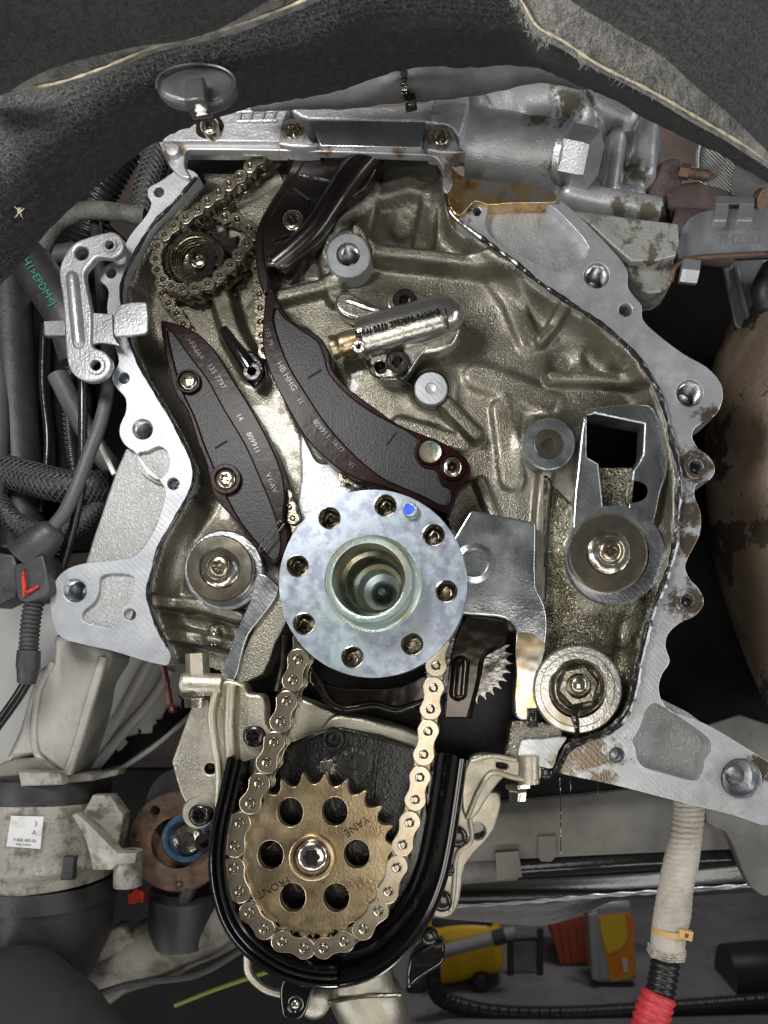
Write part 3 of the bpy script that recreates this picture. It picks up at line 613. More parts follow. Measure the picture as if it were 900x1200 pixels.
# ---------------------------------------------------------------- sealing plugs in the cavity
def plug(u, v, d, R, label, nut=None):
    t = thing("sealing_plug", label, "plug", (u, v, d), "round sealing plugs in the timing cavity"); return t
p1 = plug(713, 649, 4, 46, "large straw coloured round plug with star bolt below the square window")
mk("disc", loft((713, 648, 6), [(25, 0.4), (25.5, 1.4), (26.5, 0), (44.5, 0), (46.5, 2), (47, 16)], 64, cap0=False), M_plug, p1)
mk("cone", loft((714.5, 647, 2), [(14.5, -6), (15, -4), (20, 1), (25, 4), (25.3, 6)], 48, cap1=False), M_steel, p1, smooth=50)
bolt(p1, 716, 645, -8, 14, M_plug, 'torx', 6)
p2 = plug(257, 665, 4, 38, "smaller straw coloured round plug with star bolt beside the short guide rail")
mk("disc", loft((257, 666, 4), [(23, 0.4), (23.5, 1.4), (24.5, 0), (37.5, 0), (39, 2), (39.5, 18)], 64, cap0=False), M_plug, p2)
mk("base_ring", loft((262, 668, 16), [(38, 0), (45, 0), (47, 2), (47, 20)], 56, cap0=False, cap1=False), M_bright, p2)
mk("cone", loft((257, 665, 0), [(13.5, -6), (14, -4), (19, 1), (23, 3), (23.3, 6)], 48, cap1=False), M_steel, p2, smooth=50)
bolt(p2, 256, 663, -10, 13, M_plug, 'torx', 6)
p3 = plug(678, 806, 4, 52, "bright stepped ring plug with hex nut and dark oil drip")
mk("washer", loft((677, 808, 6), [(33, 4), (34, 1), (43, 1), (44, -1), (50, -1), (52, 1), (52.5, 22)], 64, cap0=False, cap1=False), M_ring, p3)
mk("collar", loft((678, 806, 0), [(25, -1), (27, -2), (30, 0), (34, 6), (35, 12)], 48, cap1=False), M_hubdk, p3, smooth=50)
mk("hex_nut", loft((678, 804, -12), [(14, 3), (15, 0), (hexr(19.5), 0), (hexr(22.5), 3), (hexr(22.5), 14)], 48, cap0=False, rot=0.2), M_hubdk, p3, smooth=25)
mk("stud_end", loft((679, 802, -16), [(0.02, -3), (7, -2), (10, 0), (11, 3), (11, 18)], 30), M_steel, p3, smooth=60)
mk("oil_drip", tube([(678, 822, -2), (674, 838, 0), (676, 852, 5), (676, 866, 8)], 4.5, 10, 2, rfun=lambda t, f: 1.3-0.7*f), M_oil, p3)

# ---------------------------------------------------------------- crankshaft flange
cf = thing("crankshaft_flange", "round blued steel crankshaft flange with eight bolt holes and deep centre bore", "flange", (437, 684, -60))
FD = -60; FC = (437, 684)
HOLES = [(451.5, 592.5), (508, 627), (523, 693), (483, 755), (413, 770), (356, 731), (348.5, 663), (386, 607)]
mk("disc", plate(circ(*FC, 110.5, 128), FD, 8, [circ(u, v, 11.8, 28) for u, v in HOLES] + [circ(437, 684, 46, 48)], 0.9, 2), M_zinc, cf, smooth=30)
for u, v in HOLES:
    h = mk("bolt_hole", loft((u, v, FD), [(13.2, -0.6), (12.2, -0.9), (11.2, 1.5), (10.6, 14)] + [(10.6 - (0.9 if i % 2 else 0), 14 + i*2.2) for i in range(20)] + [(9, 60), (0.02, 60)], 26, cap0=False), M_steel, cf, smooth=45)
    mk("thread_swarf", tube([(u-5, v+3, FD+16), (u-1, v-4, FD+14), (u+4, v-3, FD+15), (u+6, v+3, FD+18), (u+2, v+7, FD+20)], 1.2, 6, 2), M_pin, h)
mk("dowel_pin", loft((481, 599, FD), [(9, 0), (9, -6), (7.5, -8), (0.02, -8)][::-1], 28), M_hub, cf)
mk("paint_mark", loft((479, 596.5, FD-8.6), [(0.02, 0), (starr(6.2, 0.08, 3), 0), (starr(6.6, 0.08, 3), 1.2)], 24), M_bluemark, cf)
HD = FD - 40
hub = mk("hub_ring", loft((431.9, 679.2, HD), [(42.5, 3), (43, 0.5), (44, 0), (50.5, 0), (51.5, 1), (52, 3), (52, 33), (55, 38), (60, 40)], 72, cap0=False, cap1=False), M_hub, cf, smooth=40)
mk("bore", loft((431.9, 679.2, HD), [(42.6, 2), (42, 30), (41, 48), (36, 50), (35.5, 74), (33, 78), (32.5, 100)], 64, cap0=False, cap1=False), M_bore, hub, smooth=40)
mk("bore_step", loft((431.9, 679.2, HD), [(32.5, 100), (27, 102), (26.5, 150)], 56, cap0=False, cap1=False), M_hub, hub, smooth=40)
mk("bore_floor", loft((431.9, 679.2, HD), [(26.5, 150), (17, 152), (15, 144), (9, 136), (5, 132), (4, 136), (0.02, 139)], 48, cap0=False), M_tip, hub, smooth=50)

# ---------------------------------------------------------------- chains
def dogbone(pitch, r, waist, n=10):
    pts = []
    for i in range(n+1):
        a = math.pi/2 + math.pi*i/n; pts.append((-pitch/2 + r*math.cos(a), r*math.sin(a)))
    pts.append((-pitch*0.12, -waist)); pts.append((pitch*0.12, -waist))
    for i in range(n+1):
        a = -math.pi/2 + math.pi*i/n; pts.append((pitch/2 + r*math.cos(a), r*math.sin(a)))
    pts.append((pitch*0.12, waist)); pts.append((-pitch*0.12, waist))
    return pts
def local_plate_mesh(name, pts, y0, y1, bev, m):
    v, f = curve_mesh([[(x*S, y*S) for x, y in pts]], (y1-y0)/2*S, bev*S, 1)
    me = bpy.data.meshes.new(name); me.from_pydata([(x, (y0+y1)/2*S - z, y) for x, y, z in v], [], f); finish(me, m, 35); return me
def local_loft_mesh(name, rings, n, m, smooth=40):
    V, Fc = [], []
    for r, dd in rings:
        for i in range(n): V.append((r*S*math.cos(2*math.pi*i/n), dd*S, r*S*math.sin(2*math.pi*i/n)))
    for a in range(len(rings)-1):
        for i in range(n): Fc.append((a*n+i, a*n+(i+1) % n, (a+1)*n+(i+1) % n, (a+1)*n+i))
    Fc += [tuple(range(n)), tuple(range((len(rings)-1)*n, len(rings)*n))]
    me = bpy.data.meshes.new(name); me.from_pydata(V, [], Fc)
    bm = bmesh.new(); bm.from_mesh(me); bmesh.ops.recalc_face_normals(bm, faces=bm.faces); bm.to_mesh(me); bm.free()
    finish(me, m, smooth); return me
def place(name, me, parent, loc, ang=0.0, sx=1.0):
    o = bpy.data.objects.new(name, me); COL.objects.link(o); o.parent = parent
    o.location = loc - BASE[parent]; o.rotation_euler = (0, -ang, 0); o.scale = (sx, 1, 1); return o

def chain(root, pins, d, pitch, r, width, mplate, mpin, first_outer=0, closed=False, pinr=0.48):
    """pins: photo pixels on the front plate plane d; width: depth of chain behind it"""
    kk = k(d); p = pitch*kk; R = r*kk
    outer = local_plate_mesh("outer_plate", dogbone(p, R*0.97, R*0.74), 0, 3.2, 0.7, mplate)
    inner = local_plate_mesh("inner_plate", dogbone(p, R*0.94, R*0.74), 4.4, 7.4, 0.5, M_chaindk)
    pr = R*pinr
    pinm = local_loft_mesh("pin", [(0.01, 1.6), (pr*0.34, 1.2), (pr*0.50, -1.6), (pr*0.70, -1.9), (pr*0.84, -1.2), (pr*0.88, -0.1), (pr*1.0, -0.1), (pr*1.04, 0.3), (pr, width)], 16, mpin, 45)
    rol = local_loft_mesh("roller", [(pr*1.2, 8), (pr*1.55, 8.2), (pr*1.55, width-8.2), (pr*1.2, width-8)], 16, mpin, 45)
    P = [W(u, v, d) for u, v in pins]
    for q in P:
        place("pin", pinm, root, q); place("roller", rol, root, q)
    for i in range(len(P) - (0 if closed else 1)):
        a, b = P[i], P[(i+1) % len(P)]; m_ = (a+b)/2; e = b-a; ang = math.atan2(e.z, e.x); sx = e.length/(p*S)
        if i % 2 == first_outer:
            place("outer_plate", outer, root, m_, ang, sx)
            place("outer_plate", outer, root, m_ + Vector((0, (width-3.2)*S, 0)), ang, sx)
        else:
            place("inner_plate", inner, root, m_, ang, sx)
            place("inner_plate", inner, root, m_ + Vector((0, (width-11)*S, 0)), ang, sx)

# oil pump chain
OPP = [(354, 749), (349, 773), (343, 797.5), (335.7, 822), (328.6, 846), (321, 870), (312.5, 894), (303.5, 918.5), (293, 941.7), (280.7, 965), (275, 991.7), (274.3, 1018), (280.7, 1045), (292.3, 1070), (309.3, 1089), (330.7, 1104), (356, 1111.7), (379, 1111.7), (403, 1104), (425.7, 1089), (443, 1068), (455, 1045), (465, 1016.7), (472, 990), (480, 964), (486.7, 937), (492, 911), (496.7, 884), (501.7, 857), (504.5, 831), (508, 806), (511, 780), (514, 754)]
opc = thing("oil_pump_chain", "straw coloured roller chain hanging from the crankshaft round the six hole sprocket", "chain", (365, 1125, -40))
chain(opc, OPP, -42, 25.8, 13.4, 30, M_chain, M_pin, first_outer=1, pinr=0.5)

# oil pump sprocket
ops = thing("oil_pump_sprocket", "straw coloured toothed sprocket with six round holes and centre bolt", "sprocket", (366, 1105, -30))
OC = (368, 1006)
def gear(c, n, rr, rt, sharp=0.5, per=10, ph=0.0):
    pts = []
    for i in range(n*per):
        t = (i/per) % 1.0; a = 2*math.pi*i/(n*per) + ph
        x = min(t, 1-t)                       # 0 in the gap centre, 0.5 on the tip
        r = rt - (rt-rr)*math.sqrt(max(0.0, 1-(x/0.43)**2)) - 0.10*(rt-rr)*max(0.0, (0.5-x)/0.5 - 0.1)
        pts.append((c[0] + r*math.cos(a), c[1] + r*math.sin(a)))
    return pts
oph = [(340, 952), (392, 951), (418, 1001), (394, 1052), (343, 1052), (317, 1002)]
mk("toothed_wheel", plate(gear(OC, 24, 88, 101, per=12), -36, -24, [circ(u, v, 15.2, 28, 17) for u, v in oph] + [circ(*OC, 16)], 0.8, 1), M_bronze, ops, smooth=30)
mk("hub", loft((366, 1005, -38), [(20, 2), (22, -4), (25, -4), (27, -3), (28.5, 3)], 48, cap0=False, cap1=False), M_bronze, ops)
bolt(ops, 365, 1005, -54, 19, M_steel, 'dome', 16, rot=0)
mk("bolt_socket", loft((365, 1005, -58), [(starr(9, 0.14), 0), (starr(8, 0.14), 2.6), (0.02, 3)][::-1], 36), M_darksteel, ops)
mk("stamped_word", text("FRONT", 320, 1040, -36.2, 9.5, 207, 0.3), M_darksteel, ops)
mk("stamped_word", text("YANE", 418, 968, -36.2, 9.5, 215, 0.3), M_darksteel, ops)

# cam chain on the front sprocket row: strand, wrap, strand
def zz(p): return (130 + p[0]/4.5, 140 + p[1]/4.5)
cam_p = [zz(p) for p in [(905, 90), (848, 145), (785, 200), (733, 245), (680, 298), (622, 340), (568, 385), (510, 428), (456, 472), (393, 515), (330, 560), (280, 607), (247, 668), (235, 735), (245, 792), (273, 843), (317, 877), (377, 893), (442, 888), (510, 866), (572, 822), (625, 768), (672, 710), (717, 655), (770, 600), (825, 545)]]
cch = thing("cam_chain", "dark oily cam chain running up behind the head rail from the small front sprocket", "chain", (225, 350, 14))
chain(cch, cam_p, 12, 14.2, 7.9, 26, M_chaindk, M_hubdk, first_outer=0, pinr=0.42)
# crank chain on the rear row
rear = [zz(p) for p in [(540, 487), (600, 512), (665, 527), (730, 572)]]
cr1 = [(295, 290), (299, 302), (301.5, 314), (303.3, 330), (304, 345), (305, 361), (305, 377), (306, 393), (309, 410)]
cr2 = [(187, 329), (190, 343), (197.5, 355), (207, 367), (215, 380), (223, 392)]
cr3 = [(327, 566), (334, 580), (339, 594), (343, 607), (348, 622)]
cr4 = [(404, 558), (418, 563), (433, 568)]
krc = thing("crank_chain", "oily roller chain from the rear sprocket row to the crankshaft, passing behind the guide rails", "chain", (300, 420, 40))
for pl, dd, fo in ((rear + cr1, 32, 0), (cr2, 34, 1), (cr3, 20, 0), (cr4, 20, 0)):
    chain(krc, pl, dd, 15.2, 8.6, 22, M_chaindk, M_hubdk, first_outer=fo, pinr=0.44)

cs = thing("double_sprocket", "dark oily double row sprocket with ribbed hub and star bolt", "sprocket", (226, 345, 20))
mk("front_wheel", plate(gear((222, 302), 18, 31, 39, per=8), 20, 34, [circ(224, 302, 20, 36)], 0.6, 1), M_darksteel, cs, smooth=30)
mk("hub_dish", loft((229, 302, 12), [(35, 8), (33, 3), (31, 1), (28, 1), (27, 4), (26, 4), (25.5, 7), (24.5, 7), (24, 10), (23, 10), (22.5, 13), (21.5, 13), (21, 18), (15, 19), (0.02, 20)], 56, cap0=False), M_hubdk, cs, smooth=20)
bolt(cs, 232, 301, 20, 13, M_hubdk, 'torx', 10)
mk("rear_wheel", plate(gear((243, 312), 20, 43, 51, per=8), 42, 56, [], 0.8, 1), M_darksteel, cs, smooth=30)
mk("rear_hub", loft((257, 326, 50), [(44, 3), (46, 0), (51, 0), (52, 2), (52, 22)], 56), M_plug, cs)

# ---------------------------------------------------------------- guide rails
def rail(name, label, at, outline, web, d0, d1, webd, screws, marks, words):
    t = thing(name, label, "guide rail", at, "chain guide rails")
    mk("rail_body", plate(crom(outline, 3), d0, d1, [crom(web, 3)], 1.6, 2), M_brown, t)
    w_ = mk("web_panel", plate(crom(web, 3), d0 + webd, d1 - 2, bev=0.3), M_web, t)
    for u, v, r, rs in screws:
        mk("screw_boss", loft((u, v, d0 - 3), [(rs, 8), (rs, 0.8), (rs+0.8, 0), (r-1, 0), (r, 1.2), (r, d1-d0)], 40, cap0=False, cap1=False), M_brown, t)
        if u != 504: bolt(t, u, v, d0 - 4, rs*0.93, M_plug, 'torx', 7, rot=random.random())
    for u, v, l, a in marks:
        c, s_ = math.cos(math.radians(a)), math.sin(math.radians(a))
        q = [(u + x*c + y*s_, v - x*s_ + y*c) for x, y in ((-l/2, -1.2), (l/2, -1.2), (l/2, 1.2), (-l/2, 1.2))]
        mk("moulded_slot", plate(q, d0 + webd - 0.5, d0 + webd + 3, bev=0.2), M_void, w_)
    for s, u, v, sz, a in words: mk("moulded_word", text(s, u, v, d0 - 0.1, sz*0.82, a, 0.5), M_greyink, t, smooth=0)
    return t
LG = [(189, 376), (200, 377.5), (220, 384), (237.5, 395), (255, 415), (270, 440), (287.5, 467.5), (305, 497.5), (321, 530), (331, 557.5), (334, 580), (332.5, 607), (338, 629), (331, 652), (320, 662), (302, 645), (277.5, 612), (250, 580), (242, 545), (232, 520), (220, 482), (205, 460), (197, 430), (190, 392)]
LW = [(196, 387), (201, 389), (225, 422), (242, 444), (262, 480), (286, 520), (304, 560), (319, 597), (328, 630), (326, 652), (320, 656), (305, 640), (281, 609), (266, 582), (254, 555), (240, 522), (228, 488), (214, 458), (205, 430)]
LG_root = rail("guide_rail", "short straight maroon and grey chain guide rail with two star screws and wire clip", (265, 660, 20), LG, LW, 8, 40, 3.0,
     [(220, 446, 14.5, 11.5), (264, 561, 18, 12.5)], [(259, 521, 17, 32)],
     [(">PA66<", 229, 409, 8, -54), ("135 7797", 254, 441, 8, -58), ("14", 281, 489, 8, -60), ("809911", 297, 519, 8, -63), ("V1-AV", 318, 566, 8, -68)])
mk("wire_clip", tube([(303, 645, 4), (306, 637, 3), (328, 609, 3), (333, 613, 3), (309, 644, 3), (304, 647, 4)], 1.0, 6, 2, smooth=False), M_pin, LG_root)
RG = [(313, 340), (319, 337), (327, 354), (342, 376), (373, 393), (386, 413), (389, 432), (411, 457), (436, 475.5), (467, 497), (498, 510), (519.6, 519), (544.5, 535), (552, 550), (547.6, 563), (538, 570), (529, 594), (523, 602), (490, 588), (454, 571), (414, 560), (386, 541), (358, 513), (336, 475.6), (317, 438), (308, 407), (308, 376)]
RW = [(323.5, 361), (331, 371), (351.6, 386), (371, 400), (379, 417), (385, 438), (410, 465), (442, 487), (489, 514), (485, 531.6), (495, 547), (510, 551), (517, 568), (527, 574), (521, 592), (498, 582), (470, 570), (448, 559.6), (417, 534.7), (382.7, 497), (358, 460), (339, 429), (326.7, 398), (320.5, 373)]
rg_ = rail("guide_rail", "long curved maroon and grey tensioning rail pressed by the tensioner piston", (430, 600, 10), RG, RW, -4, 32, 3.0,
     [(530, 547, 16, 13), (504, 529, 16, 13)], [(369, 438, 19, 32), (459, 514, 19, 52)],
     [("135 79", 315, 395, 7, -75), ("HB HHG", 336, 441, 9, -60), ("11", 352, 470, 7, -57), ("809911", 377, 503, 8, -50), ("16:77", 396, 523, 7, -47), ("V1", 412, 545, 7, -42)])
mk("pivot_bore", loft((504, 529, -5.2), [(13.2, 0), (12.6, 0.3), (9, 0.8), (0.02, 0.9)], 32, cap0=False), M_bore, rg_)
UG = [(358, 176), (446, 176), (444, 192), (428, 220), (418, 227), (404, 244), (380, 278), (356, 298), (332, 315), (316, 312), (310, 345), (302, 325), (298, 286), (302, 264), (314, 240), (332, 214), (348, 192)]
ug = thing("guide_rail", "glossy black upper guide rail with star screw under the head rail", "guide rail", (360, 315, 20), "chain guide rails")
mk("rail_body", plate(crom(UG, 3), 10, 52, bev=4, bres=3), M_guidedk, ug)
mk("sliding_face", plate(crom([(350, 176), (364, 176), (345, 210), (322, 246), (311, 270), (310, 300), (316, 330), (310, 345), (302, 325), (298, 286), (302, 264), (314, 240), (332, 212)], 3), 9, 40, bev=2.5), M_guidedk, ug)
mk("back_rib", tube([(436, 176, 12), (412, 205, 12), (390, 238, 12), (368, 270, 14), (340, 296, 16), (322, 310, 18)], 15, 16, 4, rfun=lambda t, f: 1.25-0.45*f), M_guidedk, ug)
for a, b in (((352, 205), (385, 212)), ((344, 222), (362, 236)), ((318, 282), (350, 272)), ((312, 300), (340, 290))):
    mk("cross_rib", tube([(a[0], a[1], 9), (b[0], b[1], 9)], 2.6, 8, 4), M_blackoil, ug)
mk("screw_boss", loft((343, 257, 8), [(14, 2), (14, 0), (18, 0), (19, 2), (19, 16)], 36, cap0=False, cap1=False), M_blackoil, ug)
bolt(ug, 343, 257, 7, 13, M_plug, 'torx', 7)

# ---------------------------------------------------------------- chain tensioner
tn = thing("chain_tensioner", "cast aluminium chain tensioner with lettered barrel, piston and two black bolts", "tensioner", (470, 440, 20))
def drot(th): return 1.0
mk("barrel", tube([(421, 398, 2, 23), (424, 397, 2, 24), (470, 384, 2, 24), (516, 371, 2, 23.5), (528, 368, 3, 21.5), (536, 366, 5, 16), (539, 365, 7, 8)], 24, 36, 3, smooth=False), M_tens, tn, smooth=60)
mk("end_lobe", plate(crom([(505, 350), (524, 350), (536, 362), (540, 382), (534, 400), (520, 410), (498, 414), (480, 418), (478, 400)], 3), 14, 40, bev=5), M_tens, tn)
mk("piston", tube([(389, 408, 6), (426, 397, 6)], 13.5, 28, 3, rfun=lambda t, f: 0.9 if 0.18 < f < 0.26 else 1.0), M_bronze, tn, smooth=40)
mk("arm", plate(crom([(395, 345), (408, 341), (422, 348), (445, 358), (466, 362), (468, 378), (448, 378), (425, 376), (402, 369), (392, 357)], 3), 12, 34, bev=4), M_tens, tn)
mk("arm_rib", tube([(408, 353, 10), (440, 364, 9), (462, 368, 9)], 4, 10, 3), M_tens, tn)
mk("mounting_ear", plate(crom([(452, 347), (460, 342), (475, 340), (490, 341), (508, 350), (500, 360), (470, 368), (455, 362)], 3), 14, 36, bev=3), M_tens, tn)
mk("mounting_ear", plate(crom([(432, 418), (440, 410), (470, 402), (502, 403), (490, 420), (474, 442), (452, 446), (440, 440)], 3), 12, 36, [circ(446, 430, 6.5)], bev=2.5), M_tens, tn)
mk("ear_hole", loft((446, 430, 13), [(7, -0.5), (6, 1), (5.8, 12), (0.02, 12)], 22, cap0=False), M_darksteel, tn)
mk("spring_clip", tube([(425, 418, 8), (430, 430, 8), (440, 441, 8), (455, 442, 8), (470, 444, 8), (482, 452, 10)], 1.3, 8, 2), M_pin, tn)
mk("port", loft((420, 406, -22), [(3.2, 8), (3.4, 0), (6.8, 0), (7.6, 1), (7.8, 16)], 26, cap0=False), M_tens, tn)
for u, v, r in ((474, 352, 12.5), (466, 424, 13)):
    bolt(tn, u, v, -4, r, M_darksteel, 'socket', 16); mk("washer", loft((u, v, 11), [(r*0.6, 0), (r*1.12, 0), (r*1.16, 2)], 32, cap0=False), M_darksteel, tn)
mk("cast_lettering", text("BMW 0550 7797898-04/HMB", 466, 379, -23.2, 7.4, 15.5, 2.0, sx=0.84), M_void, tn, smooth=0)
mk("barrel_groove", tube([(518, 352, -17), (523, 370, -20), (525, 386, -16)], 1.5, 8, 2), M_darksteel, tn)
# oil spray nozzle between the rails
nz_ = thing("oil_spray_nozzle", "black oil wet spray nozzle with round bolt between the two lower guide rails", "nozzle", (290, 445, 30))
mk("stem", tube([(262, 386, 22), (272, 402, 20), (284, 418, 20), (293, 432, 22)], 8, 14, 3, rfun=lambda t, f: 0.7 + 0.5*f), M_blackoil, nz_)
mk("foot", plate(crom([(280, 420), (292, 410), (304, 418), (310, 434), (304, 448), (296, 452), (288, 444)], 3), 22, 40, bev=3), M_blackoil, nz_)
bolt(nz_, 295, 435, 14, 10.5, M_darksteel, 'socket', 10)

# ---------------------------------------------------------------- chain trough
tr = thing("chain_trough", "glossy black plastic U shaped trough round the oil pump chain", "trough", (390, 1160, -20))
UP = crom([(268, 887), (258, 930), (249, 972), (246, 1010), (251, 1050), (265, 1088), (290, 1119), (325, 1143), (365, 1155), (405, 1155), (446, 1141), (481, 1111), (506, 1075), (523, 1034), (533, 990), (541, 940), (548, 890)], 5, closed=False)
profL = [(0, 30), (0, -46), (-1, -49), (-3, -50), (-5, -49), (-6, -46), (-6.5, -38), (-8, -38), (-9, -46), (-11, -48), (-13, -46), (-14, -38), (-15.5, -38), (-16.5, -44), (-18, -46), (-20, -45), (-21, -40), (-22, -20), (-25, 18)]
profR = [(0.3, 30), (0.3, -45), (-1, -48.5), (-2.5, -49), (-4, -47), (-4.6, -41), (-6, -41), (-7, -44), (-9, -44), (-10.5, -40), (-13, -22), (-18, -9), (-26, -6), (-32, -11), (-35, -20), (-37, -22), (-39, -18), (-40, 18)]
nU = len(UP)
mk("wall", sweep(UP[:int(nU*0.56)], profL, -40), M_trough, tr, smooth=45)
mk("wall", sweep(UP[int(nU*0.54):], profR, -40), M_trough, tr, smooth=45)
inner_u = crom([(285, 890), (268, 960), (266, 1030), (290, 1090), (330, 1125), (380, 1135), (440, 1115), (480, 1070), (500, 1000), (515, 890)], 4, closed=False)
mk("back_panel", plate(inner_u, 4, 14, bev=1), M_trough, tr)
mk("hanger", plate(crom([(331, 1150), (366, 1152), (362, 1175), (354, 1194), (340, 1197), (330, 1190)], 3), -40, -10, [circ(346, 1178, 7, 20)], bev=3), M_trough, tr)
bolt(tr, 346, 1178, -36, 7, M_steel, 'dome', 8)

# ---------------------------------------------------------------- oil pump
op = thing("oil_pump", "pale alloy and black oil pump with raised round emblem behind the large sprocket", "oil pump", (390, 1100, 20))
mk("cover", plate(crom([(332, 872), (343, 869), (385, 853), (402, 852), (484, 874), (498, 900), (498, 1060), (440, 1118), (330, 1118), (280, 1050), (290, 950), (318, 905)], 2), 2, 60, bev=3), M_pump, op)
mk("cover_rib", tube([(446, 868, -3), (440, 900, -3), (437, 935, -1)], 3, 10, 3), M_pump, op)
mk("cover_rib", tube([(320, 890, 0), (346, 872, 0), (386, 856, 0), (402, 855, 0), (482, 876, 0)], 2.5, 10, 3), M_pump, op)
mk("screw_boss", loft((390, 867, -6), [(8, 6), (9, 0), (13, 0), (14.5, 3), (15, 10)], 32, cap0=False), M_pump, op)
bolt(op, 391, 865, -4, 7.5, M_darksteel, 'socket', 6)
em = mk("emblem", loft((415, 893, -0.5), [(9.2, 2), (9.4, -1.8), (10.9, -1.8), (11.2, 0.4), (16.4, 0.4), (16.7, -2.0), (18.6, -2.0), (19.0, 3)], 44, cap0=False, cap1=False), M_emblem, op)
mk("emblem_cross", join(box(406, 892.2, 424, 893.8, -1.8, 2, 0.3), box(414.2, 884, 415.8, 902, -2.0, 2.0, 0.3)), M_emblem, em)
for a in (45, 225):
    mk("emblem_quadrant", plate([(415, 893)] + [(415 + 8.6*math.cos(math.radians(a-45+b)), 893 - 8.6*math.sin(math.radians(a-45+b))) for b in range(0, 91, 15)], -0.6, 2.5, bev=0.2), M_emblem, em)
for ch, a in (("B", 132), ("M", 90), ("W", 48)):
    mk("emblem_letter", text(ch, 415 + 13.8*math.cos(math.radians(a)), 893 - 13.8*math.sin(math.radians(a)), -2.2, 5.6, a-90, 1.4), M_steel, em, smooth=0)
mk("drive_pinion", plate(gear((383, 899), 9, 8, 11, per=6), -12, 2, bev=0.4), M_steel, op)
for a in range(6):
    u = 368 + 52*math.cos(a*math.pi/3 + 0.5); v = 1006 + 52*math.sin(a*math.pi/3 + 0.5)
    mk("cover_web", tube([(u-9, v+12, -8), (u+8, v, -8), (u-4, v-14, -8)], 3.4, 10, 3, smooth=False), M_hubdk, op)
mk("rear_body", plate(crom([(366, 880), (374, 858), (385, 842), (400, 837), (440, 845), (490, 862), (500, 880), (440, 890)], 3), 20, 70, bev=5), M_pale, op)
mk("rear_body", plate([(345, 815), (395, 836), (382, 862), (350, 880), (330, 860)], 30, 70, bev=4), M_pale, op)
# left arm with nut, collar and screws
mk("side_plate", plate(crom([(224, 828), (224, 828), (243, 818), (256, 850), (256, 943), (240, 950), (219, 946), (201, 894), (203, 886), (203, 886)], 3), 8, 30, [circ(246, 901, 6, 18)], bev=3), M_pale, op)
mk("plate_hole", loft((246, 901, 9), [(6.4, -0.5), (5.4, 1), (5.4, 16), (0.02, 16)], 20, cap0=False), M_darksteel, op)
mk("front_plate", plate(crom([(258, 798), (286, 801), (291, 812), (306, 814), (311, 824), (312, 848), (318, 858), (310, 885), (300, 910), (270, 950), (254, 950), (252, 880), (247, 850), (248, 830)], 3), -6, 20, bev=4), M_pale, op)
mk("plate_ridge", tube([(256, 800, -10), (248, 835, -10), (250, 860, -10), (257, 905, -8), (256, 945, -6)], 4.5, 10, 3), M_pale, op)
mk("plate_ridge", tube([(272, 803, -10), (270, 850, -10), (272, 890, -10)], 8, 12, 3), M_pale, op)
mk("collar", tube([(214, 801, -2), (262, 803, -2)], 13.5, 24, 3, rfun=lambda t, f: 1 - 0.12*(f < 0.06)), M_pale, op)
mk("hex_nut", tube([(231, 766, 4), (232, 790, 4)], 13.5, 6, 4, smooth=False, twist=0.3), M_pale, op, smooth=20)
mk("flange_bolt", tube([(228, 811, 0, 15), (228, 816, 0, 15), (228, 818, 0, 11), (228, 829, 0, 10)], 12, 12, 2, smooth=False, sect=lambda th: 1 + 0.09*math.cos(6*th)), M_steel, op, smooth=40)
bolt(op, 297, 863, -14, 13, M_darksteel, 'torx', 10)
bolt(op, 233, 956, -14, 13, M_darksteel, 'torx', 14)
bolt(op, 239, 988, -16, 11.5, M_darksteel, 'socket', 14)
mk("screw_pad", loft((232, 953, 0), [(18, 0), (19.5, 2), (20, 20)], 32), M_pale, op)
# right arm
mk("side_arm", plate(crom([(548, 892), (562, 884), (580, 886), (606, 890), (632, 896), (634, 912), (622, 920), (600, 913), (590, 912), (572, 934), (556, 958), (545, 960), (540, 930)], 3), 0, 26, [crom([(582, 894), (594, 896), (594, 902), (582, 900)], 2)], bev=3), M_pale, op)
mk("arm_rib", tube([(548, 958, -4), (562, 925, -4), (577, 906, -4), (604, 912, -3), (630, 916, -3)], 3.2, 10, 3), M_pale, op)
mk("arm_rib", tube([(552, 892, -3), (576, 886, -3), (606, 891, -3)], 3, 10, 3), M_pale, op)
mk("screw_sleeve", tube([(619, 885, 6), (619, 918, 6)], 13.5, 22, 3), M_pale, op)
mk("flange_bolt", tube([(606, 918, 6, 15), (606, 923, 6, 15), (606, 925, 6, 11), (606, 938, 6, 10)], 12, 12, 2, smooth=False, sect=lambda th: 1 + 0.09*math.cos(6*th)), M_steel, op, smooth=40)
bolt(op, 640, 905, 4, 9, M_darksteel, 'dome', 14)
mk("lower_plate", plate(crom([(560, 930), (586, 930), (578, 974), (545, 1014), (539, 1052), (530, 1072), (512, 1076), (500, 1060), (515, 1000), (530, 950)], 3), 26, 46, [circ(559, 974, 9, 20)], bev=3), M_pale, op)
mk("plate_rib", tube([(550, 955, 16), (552, 985, 16), (536, 1000, 18), (532, 1040, 20), (528, 1068, 22)], 3, 10, 3), M_pale, op)
mk("plate_bore", loft((559, 974, 28), [(11.5, -0.5), (9, 0.5), (8.6, 16), (0.02, 16)], 24, cap0=False), M_blackoil, op)
for u, v, r in ((536, 982, 12), (526, 1021, 7), (518, 1058, 12), (503, 1100, 10)):
    bolt(op, u, v, 14, r, M_darksteel, 'dome', 14)
